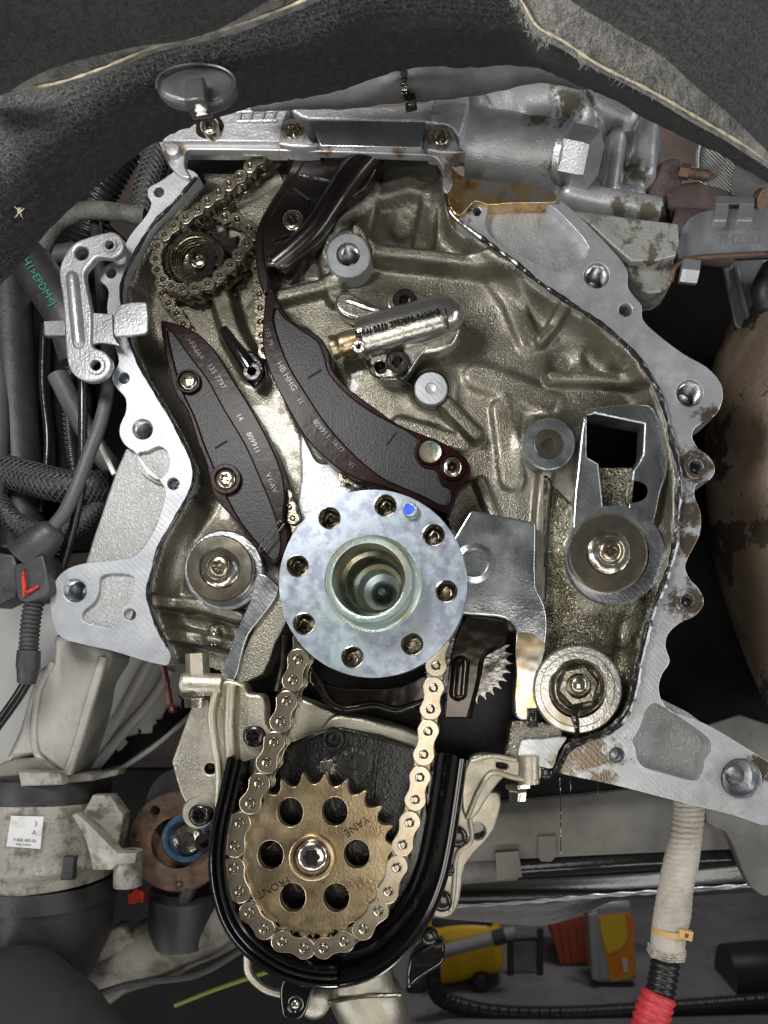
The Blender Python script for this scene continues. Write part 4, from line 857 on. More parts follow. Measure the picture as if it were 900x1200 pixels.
# suction end below the trough
mk("suction_pipe", tube([(420, 1130, 40, 38), (424, 1160, 40, 40), (437, 1182, 40, 41), (440, 1205, 40, 40)], 40, 36, 4, smooth=False), M_pale, op, smooth=60)
mk("pipe_clamp", tube([(380, 1176, 2), (420, 1168, 0), (470, 1166, 2)], 3, 8, 3), M_steel, op)
mk("strainer_rim", tube([(290, 1115, 10), (292, 1140, 10), (310, 1158, 10), (335, 1166, 10)], 5, 10, 3), M_pale, op)
mk("drain_boss", loft((368, 1178, 0), [(10, -6), (14, -4), (17, 0), (18, 10), (20, 30)], 30), M_pale, op)
mk("lower_lugs", plate(crom([(480, 1125), (498, 1110), (518, 1105), (520, 1128), (505, 1140), (490, 1150), (478, 1160)], 3), 20, 50, bev=4), M_blackoil, op)

# baffles and balance gear under the flange
bf = thing("oil_baffle", "curved brown bronze baffle strip below the crankshaft flange", "baffle", (430, 830, 20))
mk("strip", plate(crom([(365, 780), (380, 800), (420, 806), (470, 804), (500, 790), (498, 822), (470, 832), (440, 826), (400, 830), (380, 812), (362, 800)], 3), 18, 34, bev=3), M_baffle, bf)
mk("rolled_edge", tube([(376, 803, 12), (384, 820, 12), (402, 830, 12), (440, 826, 12), (466, 832, 12), (498, 822, 12)], 4.5, 12, 3), M_baffle, bf)
mk("rolled_edge", tube([(334, 745, 12), (333, 775, 12), (326, 810, 14)], 5, 10, 3), M_baffle, bf)
bp = thing("baffle_plate", "dark glossy bronze baffle plate with long pressed slot beside the gear", "baffle", (560, 840, 20))
mk("plate", plate(crom([(545, 724), (560, 722), (594, 728), (596, 734), (592, 756), (570, 768), (565, 790), (562, 800), (553, 842), (553, 842), (520, 842), (520, 842), (530, 760)], 3), 26, 34, bev=2), M_baffle, bp)
mk("pressed_slot", tube([(541, 768, 26), (536, 822, 26)], 11, 20, 3, rfun=lambda t, f: math.sqrt(max(0.05, 1-(max(0, abs(f-0.5)-0.32)/0.18)**2))), M_baffle, bp)
mk("bent_edge", tube([(549, 842, 22), (560, 800, 22), (566, 770, 24), (580, 760, 26)], 2.6, 8, 3), M_baffle, bp)
bg_ = thing("balance_gear", "oily steel gear with pointed teeth behind the bronze baffle plate", "gear", (590, 840, 50))
mk("toothed_wheel", plate(gear((548, 772), 30, 46, 55, per=8), 52, 84, bev=0.6), M_gear, bg_, smooth=30)
mk("shaft", loft((548, 772, 60), [(14, -2), (15, 0), (15, 30)], 30), M_blackoil, bg_)

# ---------------------------------------------------------------- cylinder head
hd = thing("cylinder_head", "light grey cylinder head with milled rail and bulging side port above the block", "cylinder head", (450, 230, 20))
mk("rail", plate(crom([(186, 166), (186, 166), (330, 166), (505, 174), (518, 180), (528, 194), (530, 215), (524, 226), (520, 222), (519, 200), (513, 187), (503, 182), (222, 175), (217, 180), (216, 195), (222, 208), (210, 205), (196, 190)], 3), -8, 3, bev=1.2), M_headrail, hd)
mk("cover_plate", plate(crom([(190, 165), (190, 165), (200, 151), (245, 128), (300, 108), (345, 112), (345, 112), (332, 140), (330, 166), (330, 166)], 3), -14, 20, bev=1.5), M_headcast, hd)
for i, u in enumerate((281, 294, 308, 321)): mk("grid_rib", tube([(u+4, 119, -16), (u-2, 143, -16)], 1.6, 6, 4), M_headcast, hd)
for v in (121, 131, 142): mk("grid_rib", tube([(278, v, -16), (324, v-1, -16)], 1.6, 6, 4), M_headcast, hd)
mk("machined_panel", plate([(362, 141), (498, 144), (494, 173), (376, 171)], -12, 10, bev=1), M_bright, hd)
mk("upper_face", plate(crom([(336, 120), (350, 116), (420, 124), (500, 118), (512, 105), (545, 98), (550, 112), (548, 128), (535, 152), (535, 152), (498, 143), (362, 140), (345, 132)], 2), -10, 60, bev=3), M_headcast, hd)
mk("end_face", plate(crom([(514, 106), (545, 99), (550, 112), (546, 135), (538, 160), (530, 150), (520, 146), (505, 142)], 2), -16, 40, bev=3), M_headcast, hd)
mk("part_mark", text("L203", 511, 133, -16.6, 4.5, 5, 0.2), M_ink, hd, smooth=0)
for u, v in ((343, 153), (517, 160)):
    mk("rail_ear", plate(crom([(u-15, v+4), (u-13, v-9), (u, v-15), (u+12, v-9), (u+20, v+10), (u+28, v+18), (u-16, v+16)], 3), -16, 10, [circ(u, v, 8, 24)], bev=2), M_headrail, hd)
    mk("stud_hole", loft((u, v, -17), [(9.5, 0.5), (8.5, -0.5), (7.4, 2), (6.8, 6), (3, 7), (0.02, 5)], 26, cap0=False), M_steel, hd)
bolt(hd, 245, 147, -26, 10, M_steel, 'torx', 12)
mk("grimy_washer", loft((245, 147, -15), [(11, 0), (starr(16.5, 0.06, 5), 0.6), (starr(17, 0.06, 5), 3)], 30, cap0=False), M_oil, hd)
mk("corner_boss", loft((203, 177, -12), [(0.02, -4), (4, -3.4), (7, -3), (8, 4)], 24), M_faceoil, hd, smooth=60)
mk("oil_ledge", plate(crom([(526, 192), (538, 204), (560, 210), (640, 218), (650, 226), (652, 236), (600, 238), (572, 240), (556, 236), (540, 252), (532, 250), (524, 232)], 3), -6, 30, bev=1.2), M_amber, hd, label="orange oil stained ledge below the port")
# bulging port, shoulder and flank as one continuous casting
HO = [(536, 190), (534, 165), (546, 140), (548, 112), (575, 84), (640, 78), (700, 92), (760, 118), (790, 138), (790, 190), (778, 215), (772, 266), (700, 264), (664, 242), (652, 226), (600, 218), (545, 208)]
hu = np.arange(526, 800, 2.0); hv = np.arange(70, 275, 2.0); HU, HV = np.meshgrid(hu, hv)
HD_ = np.full(HU.shape, 78.0) + 30*np.clip((HU-700)/90, 0, 1)
def hcap(a, b, r, dc, kk=5):
    global HD_
    d_ = segdist(HU, HV, a, b); HD_ = smin(HD_, np.where(d_ < r, dc - np.sqrt(np.maximum(r*r - d_*d_, 0)), dc + (d_-r)*3.0), kk)
for a, b, r, dc in [((545, 166), (654, 179), 38, 46), ((560, 115), (600, 112), 30, 62), ((600, 108), (650, 104), 22, 52), ((662, 104), (676, 128), 22, 50), ((555, 130), (548, 180), 16, 30), ((668, 226), (768, 245), 13, 40), ((727, 150), (718, 212), 10, 58), ((700, 130), (712, 200), 13, 74), ((766, 126), (762, 188), 12, 62), ((742, 120), (742, 150), 16, 84), ((745, 190), (752, 212), 14, 76), ((690, 100), (740, 118), 16, 66), ((680, 205), (740, 215), 12, 66)]:
    hcap(a, b, r, dc)
for s_, a in ((40, 2.0), (14, 0.5)): HD_ += np.array([[mnoise.noise(Vector((x/s_, y/s_, s_+3))) for x in hu] for y in hv])*a
hkeep = pip(HO, HU, HV)
def head_grid():
    idx = -np.ones(HU.shape, int); cells = hkeep[:-1, :-1] & hkeep[1:, :-1] & hkeep[:-1, 1:] & hkeep[1:, 1:]
    use = np.zeros(HU.shape, bool); use[:-1, :-1] |= cells; use[1:, :-1] |= cells; use[:-1, 1:] |= cells; use[1:, 1:] |= cells
    idx[use] = np.arange(use.sum()); q = k(40)
    V = [((a-VPU)*q*S, c*S, CAMZ-(b-VPV)*q*S) for a, b, c in zip(HU[use], HV[use], HD_[use])]
    return V, [tuple(int(x) for x in (idx[i, j], idx[i, j+1], idx[i+1, j+1], idx[i+1, j])) for i, j in zip(*np.nonzero(cells))]
mk("port_casting", head_grid(), M_port, hd, smooth=180, recalc=False)
hp = thing("hex_plug", "bright steel hex plug screwed into the side port of the cylinder head", "plug", (680, 205, 10))
mk("washer", tube([(659, 179.5, 18), (666, 181, 16)], 32, 36, 2, rfun=lambda t, f: 1.0), M_plain, hp)
mk("head", tube([(665, 181, 16, 31), (694, 187, 8, 31), (696, 187.5, 7, 29)], 31, 6, 8, smooth=False, twist=0.15), M_plain, hp, smooth=20)
# right flank of the head
mk("dirty_block", plate(crom([(668, 246), (668, 246), (700, 250), (795, 262), (795, 262), (792, 300), (740, 306), (740, 306), (716, 286), (690, 262)], 2), 20, 90, bev=2), M_dirtcast, hd)
mk("dirty_block", plate(crom([(735, 300), (790, 304), (785, 336), (760, 344), (742, 330)], 2), 40, 90, bev=3), M_dirtcast, hd)
# inside roof seen through the rail opening
mk("inner_wall", plate([(215, 172), (520, 172), (528, 262), (420, 235), (380, 290), (300, 300), (230, 240)], 96, 112, bev=2), M_cast, hd)
mk("inner_shadow_block", plate(crom([(205, 165), (330, 165), (318, 190), (285, 212), (240, 240), (225, 238), (212, 215)], 2), 56, 96, bev=6), M_blackoil, hd)  # black block added as the shade inside the rail opening
mk("inner_boss", tube([(275, 240, 62), (330, 215, 66)], 20, 24, 4), M_cast, hd)
mk("inner_boss", plate(crom([(425, 222), (450, 195), (510, 186), (520, 205), (515, 222), (470, 226), (440, 232)], 3), 60, 96, bev=8), M_cast, hd)

# ---------------------------------------------------------------- tunnel liner
ln = thing("tunnel_liner", "charcoal felt transmission tunnel liner with pale frayed cut edges hanging above the engine", "liner", (450, 150, -150))
edge_low = [(-30, 350, -150), (20, 300, -145), (60, 252, -140), (105, 212, -135), (150, 178, -130), (196, 150, -128), (225, 140, -128), (262, 128, -126), (300, 117, -125), (345, 107, -122), (395, 98, -120), (440, 82, -118), (470, 74, -118), (520, 73, -118), (575, 70, -120), (625, 70, -122), (665, 84, -125), (712, 104, -128), (760, 128, -130), (800, 150, -134), (850, 172, -140), (930, 225, -150)]
import itertools
def frayed(row, a):
    R = crom(row, 7, closed=False); rnd = random.Random(3)
    return [(p[0] + rnd.uniform(-a, a)*0.5, p[1] + rnd.uniform(-a, a), p[2]) for p in R]
def lerp_row(A, B, t, dd=0):
    return [tuple(a*(1-t)+b*t + (dd if i == 2 else 0) for i, (a, b) in enumerate(zip(p, q))) for p, q in zip(A, B)]
top = [(-30, 104, -235), (0, 104, -235), (40, 101, -235), (80, 93, -235), (120, 80, -235), (160, 64, -235), (190, 53, -235), (220, 45, -235), (260, 35, -235), (300, 22, -235), (345, 6, -235), (390, -14, -240), (440, -20, -240), (490, -22, -240), (560, -20, -240), (604, -10, -238), (630, 30, -235), (675, 58, -232), (730, 90, -230), (785, 118, -228), (845, 152, -226), (930, 212, -224)]
mid = lerp_row(edge_low, top, 0.5, -22)
low_f = frayed(edge_low, 1.1)
mk("felt_panel", sheet([low_f, crom(mid, 7, closed=False), crom(top, 7, closed=False)], 220, 10, 7, jitter=3.0), M_felt, ln, smooth=60)
crl = [(-30, 106), (0, 105), (60, 99), (120, 80), (180, 55), (240, 40), (300, 22), (365, -3), (385, -12)]
upl = [(-30, 108), (0, 99), (40, 80), (90, 62), (150, 45), (200, 35), (250, 18), (292, 0), (310, -12)]
mk("cut_edge", sheet([[(u, v, -252) for u, v in crl], [(u, v, -272) for u, v in upl]], 80, 6, 6, jitter=2.0), M_feltedge, ln, smooth=60)
mk("bonded_line", tube([(u, v, -255) for u, v in crl], 1.5, 6, 3, rfun=lambda t, f: 1 + 0.4*math.sin(t*0.21)*math.sin(t*0.067)), M_cream, ln)
crr = [(600, -14), (612, 2), (630, 31), (660, 48), (700, 75), (760, 105), (830, 145), (880, 175), (930, 210)]
upr = [(670, -14), (690, 0), (740, 30), (790, 65), (850, 115), (900, 165), (930, 200), (940, 212), (950, 222)]
mk("cut_edge", sheet([[(u, v, -247) for u, v in crr], [(u, v, -270) for u, v in upr]], 90, 6, 6, jitter=3.0), M_feltedge, ln, smooth=60)
mk("bonded_line", tube([(u, v, -250) for u, v in crr], 1.6, 6, 3, rfun=lambda t, f: 1 + 0.4*math.sin(t*0.23)*math.sin(t*0.07)), M_cream, ln)
mk("upper_panel", sheet([[(u, v+1.5, -277) for u, v in upl], [(u-60, v-60, -330) for u, v in upl], [(u-100, v-130, -380) for u, v in upl]], 60, 8, 5, jitter=4.0), M_felt2, ln, smooth=60)
mk("upper_panel", sheet([[(u, v+1.5, -275) for u, v in upr], [(u+50, v-50, -320) for u, v in upr], [(u+120, v-160, -380) for u, v in upr]], 60, 8, 5, jitter=4.0), M_felt2, ln, smooth=60)
def fuzz(obj, n, length, w, m, seed):
    rnd = random.Random(seed); me = obj.data; P = me.polygons; half = len(P)//2; V, Fc = [], []
    for _ in range(n):
        p = P[rnd.randrange(0, half)]; c = Vector(p.center); nrm = p.normal
        if nrm.y > 0: nrm = -nrm
        a = me.vertices[p.vertices[0]].co; e = me.vertices[p.vertices[1]].co - a
        c = c + e*rnd.uniform(-1.2, 1.2)
        t = Vector((rnd.gauss(0, 1), rnd.gauss(0, 0.25), rnd.gauss(0, 1))); t = (t - nrm*t.dot(nrm)).normalized()
        l = length*rnd.uniform(0.4, 1.3)*S; sd = t.cross(nrm)*w*S
        q0 = c; q1 = c + t*l*0.5 + nrm*l*rnd.uniform(0.1, 0.35); q2 = c + t*l + nrm*l*rnd.uniform(-0.05, 0.3)
        b = len(V); V += [q0 - sd, q0 + sd, q1 + sd, q1 - sd, q2]; Fc += [(b, b+1, b+2, b+3), (b+3, b+2, b+4)]
    o0 = BASE[ln]
    return mk("felt_fibres", ([tuple(v + o0) for v in V], Fc), m, ln, smooth=0, kind="stuff", recalc=False)
for i_, o_ in enumerate([o for o in ln.children if o.type == 'MESH']):
    nm = o_.name.split('.')[0]
    if nm in ("felt_panel", "upper_panel", "cut_edge"):
        fuzz(o_, {"felt_panel": 26000, "upper_panel": 7000, "cut_edge": 6000}[nm], {"felt_panel": 7, "upper_panel": 5, "cut_edge": 6}[nm], 0.28, M_feltedge if nm == "cut_edge" else M_fibre, i_)
# tuft of fibres stuck on the felt
tf = thing("lint_tuft", "small tan tuft of lint stuck to the felt liner", "lint", (23, 250, -175))
for i in range(13):
    a = i*2*math.pi/13 + random.uniform(-.3, .3); l = random.choice((3, 4, 6, 10))
    mk("fibre", tube([(23, 247, -186), (23 + l*0.5*math.cos(a), 247 + l*0.5*math.sin(a) + 1, -190), (23 + l*math.cos(a), 247 + l*math.sin(a), -186)], 0.45, 5, 2), M_cream, tf)
# fastening dish with white screw
dsh = thing("retaining_dish", "smoky black plastic retaining dish with white threaded stud pressed against the felt liner", "fastener", (230, 130, -190))
mk("dish", plate(crom([(183, 104), (186, 90), (205, 79), (232, 75), (258, 79), (274, 90), (274, 104), (262, 117), (240, 123), (210, 120), (192, 114)], 3), -226, -212, bev=5, bres=3), M_dish, dsh)
mk("rim", tube([(183, 104, -229), (186, 90, -229), (205, 79, -229), (232, 75, -229), (258, 79, -229), (274, 90, -229), (274, 104, -229), (262, 117, -229)], 1.6, 8, 3), M_dish, dsh)
mk("block", plate([(217, 92), (238, 89), (240, 116), (215, 118)], -240, -216, bev=2), M_dish, dsh)
mk("stud", tube([(231, 112, -234), (237, 135, -226)], 7, 12, 1, rfun=corr(5.5, 0.3)), M_white, dsh)

# padded hose along the liner edge with clamp
hs = thing("padded_hose", "dusty dark grey hose tucked under the felt edge above the head rail", "hose", (480, 110, -70))
mk("hose_body", tube([(295, 124, -60, 6), (330, 115, -70, 12), (370, 108, -78, 17), (420, 103, -80, 19), (480, 95, -82, 20), (540, 92, -80, 19), (590, 84, -74, 17), (640, 80, -60, 14), (690, 92, -40, 12)], 18, 24, 3, rfun=lambda t, f: 1 + 0.03*math.sin(t*0.07) + 0.02*math.sin(t*0.19)), M_rubgrey, hs, smooth=80)
cl = thing("hose_clamp", "narrow black ratchet band clamp round the dusty hose", "clamp", (478, 120, -90))
mk("band", tube([(472, 96, -81.5), (479, 95, -82)], 22, 28, 1, caps=False), M_darksteel, cl)
for i in range(9): mk("tooth", tube([(470, 79+i*3.8, -81 - 20*math.sin(math.pi*(i+1)/11)), (477, 78.6+i*3.8, -82 - 20*math.sin(math.pi*(i+1)/11))], 1.0, 6, 2), M_steel, cl)
mk("buckle", plate([(472, 110), (486, 108), (488, 117), (475, 120)], -96, -80, bev=1.2), M_darksteel, cl)
mk("tail", plate([(477, 118), (485, 117), (485, 122), (479, 123)], -93, -90, bev=0.5), M_steel, cl)

# ---------------------------------------------------------------- left side: sensor bracket
sb = thing("sensor_bracket", "grey stamped steel bracket with two eyelets and lettered tab", "bracket", (108, 447, -20))
SBO = crom([(129, 271), (139.5, 275), (145, 285), (142, 295.5), (132, 302), (114, 301), (106, 309), (99, 319), (102, 340), (107, 367), (107, 402), (110, 407), (122, 412), (130, 423.5), (127, 436), (118, 444), (106, 447), (91.5, 443), (81, 432), (77, 411), (75.5, 384), (73, 349), (69, 319), (74, 301), (83, 288), (93, 281)], 3)
mk("body", plate(SBO, -26, -16, [circ(128, 287, 5.5, 20), circ(112, 428, 6.5, 20), circ(95, 296, 8, 20)], bev=2.2, bres=3), M_plain, sb)
mk("pressed_rib", tube([(85, 318, -24), (88, 350, -25), (91, 380, -25), (94, 411, -24)], 8, 18, 3, rfun=lambda t, f: math.sqrt(max(0.04, 1-(max(0, abs(f-0.5)-0.40)/0.1)**2))), M_plain, sb, smooth=80)
for u, v, r in ((128, 287, 9), (112, 428, 11)): mk("eyelet", loft((u, v, -28), [(r*0.55, 3), (r*0.6, 0), (r*0.9, 0), (r, 1.5), (r*1.05, 4)], 30, cap0=False, cap1=False), M_plain, sb)
mk("tab", plate(crom([(106, 366), (106, 366), (132, 368), (132, 368), (133, 394), (140, 405), (140, 405), (124, 402), (110, 403), (106, 408)], 2), -21, -17, bev=0.8), M_plain, sb)
mk("lettered_tab", plate(crom([(140, 357), (168, 353.5), (172, 356), (173, 386), (169, 391), (136, 394), (133, 390), (134, 368)], 2), -30, -25, bev=1.2), M_plain, sb)
for s, u, l in (("L404", 164, 6), ("0KV040", 154, 6), ("AC 27", 145, 6)): mk("etched_word", text(s, u, 372, -30.4, 5.5, -86, 0.2), M_label, sb, smooth=0)
mk("rear_lug", plate([(51, 376), (76, 375), (76, 393), (52, 393)], -14, -6, bev=1), M_shieldgr, sb)

# hoses and cables on the left
def hose(name, label, path, r, m, group=None, cat="hose", **kw):
    n = kw.pop("n", 20)
    p = path[-1]
    return mk(name, tube(path, r, n, kw.pop("step", 4), **kw), m, None, smooth=80, label=label, cat=cat, group=group)
hose("corrugated_hose", "black corrugated hose rising behind the felt liner by the braided hose", [(148, 170, 120), (132, 200, 120), (115, 235, 125), (100, 290, 140)], 19, M_conduit, step=1.6, rfun=corr(6.5, 0.16))
def braided(label, path, r, nst=10, pitch=60, w=2.0):
    t = thing("braided_hose", label, "hose", path[-1][:3], "hoses in black braided sleeve")
    mk("sleeve", tube(path, r*0.97, 20, 4), M_braid, t, smooth=80)
    mk("yarn", braid_strands(path, r, nst, pitch, w), M_braidlt, t, smooth=0, kind="stuff", recalc=False)
    return t
braided("black braided hose standing upright beside the corner of the head rail", [(192, 150, 60), (183, 185, 62), (172, 225, 64), (166, 262, 70)], 15)
braided("thick black braided hose crossing in front of the upright rubber hose", [(-20, 546, 70), (25, 557, 68), (75, 570, 66), (130, 572, 80)], 19, 12, 70)
braided("thin black braided hose curving below the thick braided one", [(-10, 575, 60), (10, 605, 60), (45, 624, 62), (85, 618, 70), (135, 580, 85)], 12, 9, 46)
hose("grey_hose", "weathered grey hose arching over the top of the stamped bracket", [(40, 340, 60), (48, 296, 58), (66, 262, 55), (100, 247, 50), (140, 249, 46), (170, 255, 50)], 10, M_hosegrey)
gh = thing("printed_hose", "black rubber hose with green print behind the stamped bracket", "hose", (60, 380, 40))
mk("hose_body", tube([(24, 285, 60), (48, 325, 58), (78, 372, 56), (95, 420, 70)], 24, 28, 4), M_rubber, gh, smooth=80)
mk("printed_word", text("H1>EPDM<J", 46, 330, 29, 9, -58, 0.4), M_greenink, gh, smooth=0)
hose("upright_hose", "wide upright matt black rubber hose behind the thick braided hose", [(10, 330, 110), (14, 430, 108), (20, 520, 106), (30, 640, 110)], 25, M_rubber)
hose("signal_cable", "straight glossy black cable dropping below the stamped bracket", [(97, 435, 6), (97, 500, 8), (95, 570, 12), (84, 625, 20), (72, 668, 28)], 5.2, M_cable, cat="cable")
hose("bent_cable", "grey black bent cable running into the dusty connector", [(128, 400, 30), (126, 455, 24), (118, 495, 16), (103, 535, 8), (90, 570, 2), (76, 600, 0), (56, 625, 0)], 7.5, M_rubgrey, cat="cable")
hose("white_stick", "thin white plastic stick poking out behind the rough cast web", [(116, 518, 40), (134, 556, 44)], 3.0, M_white, cat="stick")
hose("grey_strut", "dark grey strut slanting down behind the straight cable", [(68, 440, 90), (88, 480, 92), (110, 520, 95), (140, 560, 100)], 12, M_rubgrey, cat="strut")
hose("wiring_loom", "thin taped wiring loom hanging behind the stamped bracket tab", [(112, 262, 70), (116, 300, 60), (120, 350, 52), (124, 400, 48), (130, 450, 50)], 6.5, M_rubber, cat="cable", rfun=lambda t, f: 1 + 0.06*math.sin(t*0.8))
hose("vacuum_pipe", "thin glossy pipe running down beside the wide upright hose", [(52, 380, 100), (50, 450, 98), (56, 520, 96), (48, 600, 98)], 4, M_cable, cat="pipe")
hose("ribbed_conduit", "black ribbed conduit hanging between strip panel and slanting strut", [(84, 430, 118), (80, 480, 116), (84, 530, 116), (92, 580, 118)], 9, M_conduit, cat="conduit", step=1.4, rfun=corr(5.5, 0.16))
hose("side_hose", "smooth dark grey hose rising from behind the connector's side box", [(-16, 640, 40), (-6, 560, 60), (-2, 470, 80), (-10, 380, 90)], 12, M_rubgrey)
hose("tank_pipe", "grey pipe passing behind the wide upright hose under the felt", [(10, 320, 150), (60, 300, 160), (120, 290, 165)], 10, M_rubgrey, cat="pipe")
# connector
cn = thing("cable_connector", "dusty black cable connector with red locking clip", "connector", (40, 705, 0))
mk("housing", plate(crom([(16, 662), (16, 662), (50, 650), (50, 650), (58, 690), (54, 698), (30, 706), (20, 700)], 2), -16, 24, bev=2), M_conn, cn)
mk("cap", tube([(30, 655, 0, 22), (48, 636, 0, 20), (62, 622, 0, 15), (66, 618, 0, 10)], 20, 20, 3), M_conn, cn, smooth=60)
mk("side_box", plate(crom([(-30, 656), (16, 650), (18, 700), (-30, 710)], 2), -6, 30, bev=3), M_conn, cn)
mk("box_print", text("6 600s", 6, 692, -7, 7, -6, 0.2), M_greyink, cn, smooth=0)
mk("locking_clip", join(plate([(24, 667), (27, 666), (28.6, 680), (31, 692.5), (44, 685.5), (45, 687.5), (29.5, 698), (26.5, 699.5), (25.5, 685)], -20, -14, bev=0.4)), M_red, cn)
mk("tail_conduit", tube([(41, 700, 2), (36, 730, 2), (33, 770, 4)], 11, 20, 1.3, rfun=corr(5.2, 0.18)), M_conn, cn, smooth=70)
mk("tail_sleeve", tube([(34, 762, 4, 12.5), (33, 782, 4, 13), (33, 784, 4, 12), (31, 800, 6, 10)], 13, 20, 3, smooth=False), M_conn, cn)
mk("tail_cable", tube([(31, 800, 6), (22, 815, 8), (8, 835, 8), (-12, 862, 8)], 6, 12, 3), M_cable, cn)
mk("second_conduit", tube([(76, 628, 40), (66, 655, 36), (58, 685, 36)], 11, 18, 1.3, rfun=corr(5.2, 0.18)), M_conduit, cn, smooth=70)
# dark bay panels behind; the broad one is added to stand in for shade
mk("bay_panel", plate([(-80, 255), (120, 255), (170, 300), (170, 640), (-80, 660)], 260, 280, bev=4), M_dark, label="dark filler panel for shade behind the braided hoses and stamped bracket", cat="panel")
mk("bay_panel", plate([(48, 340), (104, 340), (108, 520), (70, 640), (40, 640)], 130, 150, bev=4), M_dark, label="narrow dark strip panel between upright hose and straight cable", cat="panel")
mk("metal_tag", plate([(146, 188), (158, 178), (162, 190), (148, 205)], 130, 134, bev=0.5), M_plain, label="small bright metal tag between corrugated and braided hoses", cat="tag")

# ---------------------------------------------------------------- lower left: body, mount, bracket
mk("body_rail", sheet([[(-60, 640, 230), (30, 660, 215), (90, 690, 210)], [(-60, 760, 190), (20, 770, 190), (80, 790, 190)], [(-60, 900, 190), (10, 910, 190), (60, 920, 200)]], 30, 12, 6, jitter=2), M_paint, label="pale grey painted body rail behind the ribbed conduit", cat="body rail", smooth=80)
bp2 = thing("inner_fender", "pale grey painted body panel with diagonal pressed ribs and ragged sealant", "fender", (170, 900, 160))
mk("panel", plate(crom([(100, 730), (225, 760), (250, 800), (235, 830), (212, 846), (180, 876), (138, 902), (100, 915), (70, 900), (80, 800)], 3), 170, 180, bev=2), M_paint, bp2)
mk("pressed_rib", tube([(182, 765, 168), (162, 800, 166), (138, 842, 166), (105, 890, 168)], 7, 12, 4), M_paint, bp2)
mk("pressed_rib", tube([(200, 785, 168), (178, 820, 166), (142, 862, 166), (112, 900, 168)], 6, 12, 4), M_paint, bp2)
rnd = random.Random(5); sl = [(232, 826), (214, 842), (190, 862), (165, 880), (140, 896), (118, 902)]
slc = crom(sl, 8, closed=False); ol = [(u, v) for u, v in slc] + [(u - 10 - rnd.uniform(-6, 6), v - 12 - rnd.uniform(-5, 7)) for u, v in slc[::-1]]
mk("sealant", plate(ol, 166, 171, bev=0.3), M_dark, bp2)
mk("panel_lip", tube([(240, 822, 164), (214, 846, 164), (180, 876, 164), (138, 902, 164), (110, 910, 164)], 3, 10, 4), M_paint, bp2)
mb = thing("mount_bracket", "dull alloy bracket leg standing on the engine mount", "bracket", (75, 910, 60))
mk("leg", plate(crom([(64, 744), (128, 762), (129, 776), (113, 803), (107, 835), (92, 884), (80, 911), (66, 905), (44, 886), (20, 890), (2, 900), (20, 857), (33, 813), (44, 784), (60, 776)], 3), 40, 100, bev=8, bres=3), M_bracket, mb)
mk("leg_ridge", tube([(122, 770, 36), (108, 815, 34), (92, 870, 34), (80, 906, 36)], 6, 14, 4), M_bracket, mb)
mk("leg_ridge", tube([(62, 776, 42), (44, 815, 40), (42, 880, 40), (66, 905, 38), (80, 910, 36)], 4, 12, 4), M_bracket, mb)
mk("foot", plate(crom([(-10, 898), (45, 888), (80, 908), (138, 902), (136, 909), (80, 918), (40, 908), (-10, 912)], 2), 34, 60, bev=3), M_arm, mb)
em_ = thing("engine_mount", "weathered cast engine mount with white paper sticker and side lug", "engine mount", (70, 1010, 40))
mk("rubber_top", tube([(58, 908, 90, 64), (58, 914, 90, 66), (58, 930, 90, 67), (58, 938, 90, 64)], 66, 48, 5, smooth=False, sect=lambda th: 1.0), M_rubber, em_)
mk("top_nut", plate([(20, 904), (70, 906), (72, 920), (24, 922)], 16, 40, bev=3), M_mount, em_)
mk("body", tube([(56, 934, 90, 66), (56, 960, 90, 69), (57, 1002, 90, 70), (57, 1003, 90, 74), (57, 1010, 90, 74), (57, 1012, 90, 70), (58, 1030, 90, 68)], 68, 48, 5, smooth=False), M_mount, em_, smooth=60)
mk("gusset", plate([(84, 955), (90, 953), (108, 970), (137, 1000), (160, 1000), (158, 1012), (137, 1014), (130, 1020), (108, 1020), (106, 1006), (100, 985)], 20, 40, bev=2), M_mount, em_)
mk("fin", plate([(108, 932), (128, 932), (144, 955), (143, 968), (136, 998), (112, 978), (96, 955)], 44, 66, bev=2), M_mount, em_)
mk("lug", tube([(150, 997, 40), (150, 1038, 40)], 16, 24, 4), M_mount, em_)
mk("lug_hole", tube([(150, 996.5, 40), (150, 999, 40)], 9, 20, 1), M_dark, em_)
mk("rubber_band", tube([(58, 1030, 90, 71), (58, 1052, 90, 73)], 72, 48, 4, smooth=False), M_rubber, em_)
mk("rubber_tab", plate([(74, 1004), (86, 1005), (84, 1032), (70, 1032)], 10, 22, bev=2), M_rubber, em_)
mk("lower_cone", tube([(60, 1050, 90, 70), (58, 1090, 90, 66), (50, 1160, 90, 44), (45, 1215, 90, 30)], 60, 40, 6), M_rubber, em_, smooth=70)
stk = mk("sticker", plate([(13, 956), (51, 957), (47, 995), (7, 992)], 13.5, 15, bev=0.3), M_label, em_, label="white paper sticker with small print")
for s, u, v, z in (("3", 42, 966, 6), ("A", 40, 976, 6), ("9 850 405-02", 29, 985, 3.6), ("77/28  2 02.02", 27, 990, 2.2)): mk("sticker_print", text(s, u, v, 13.2, z, -3, 0.15), M_ink, stk, smooth=0)
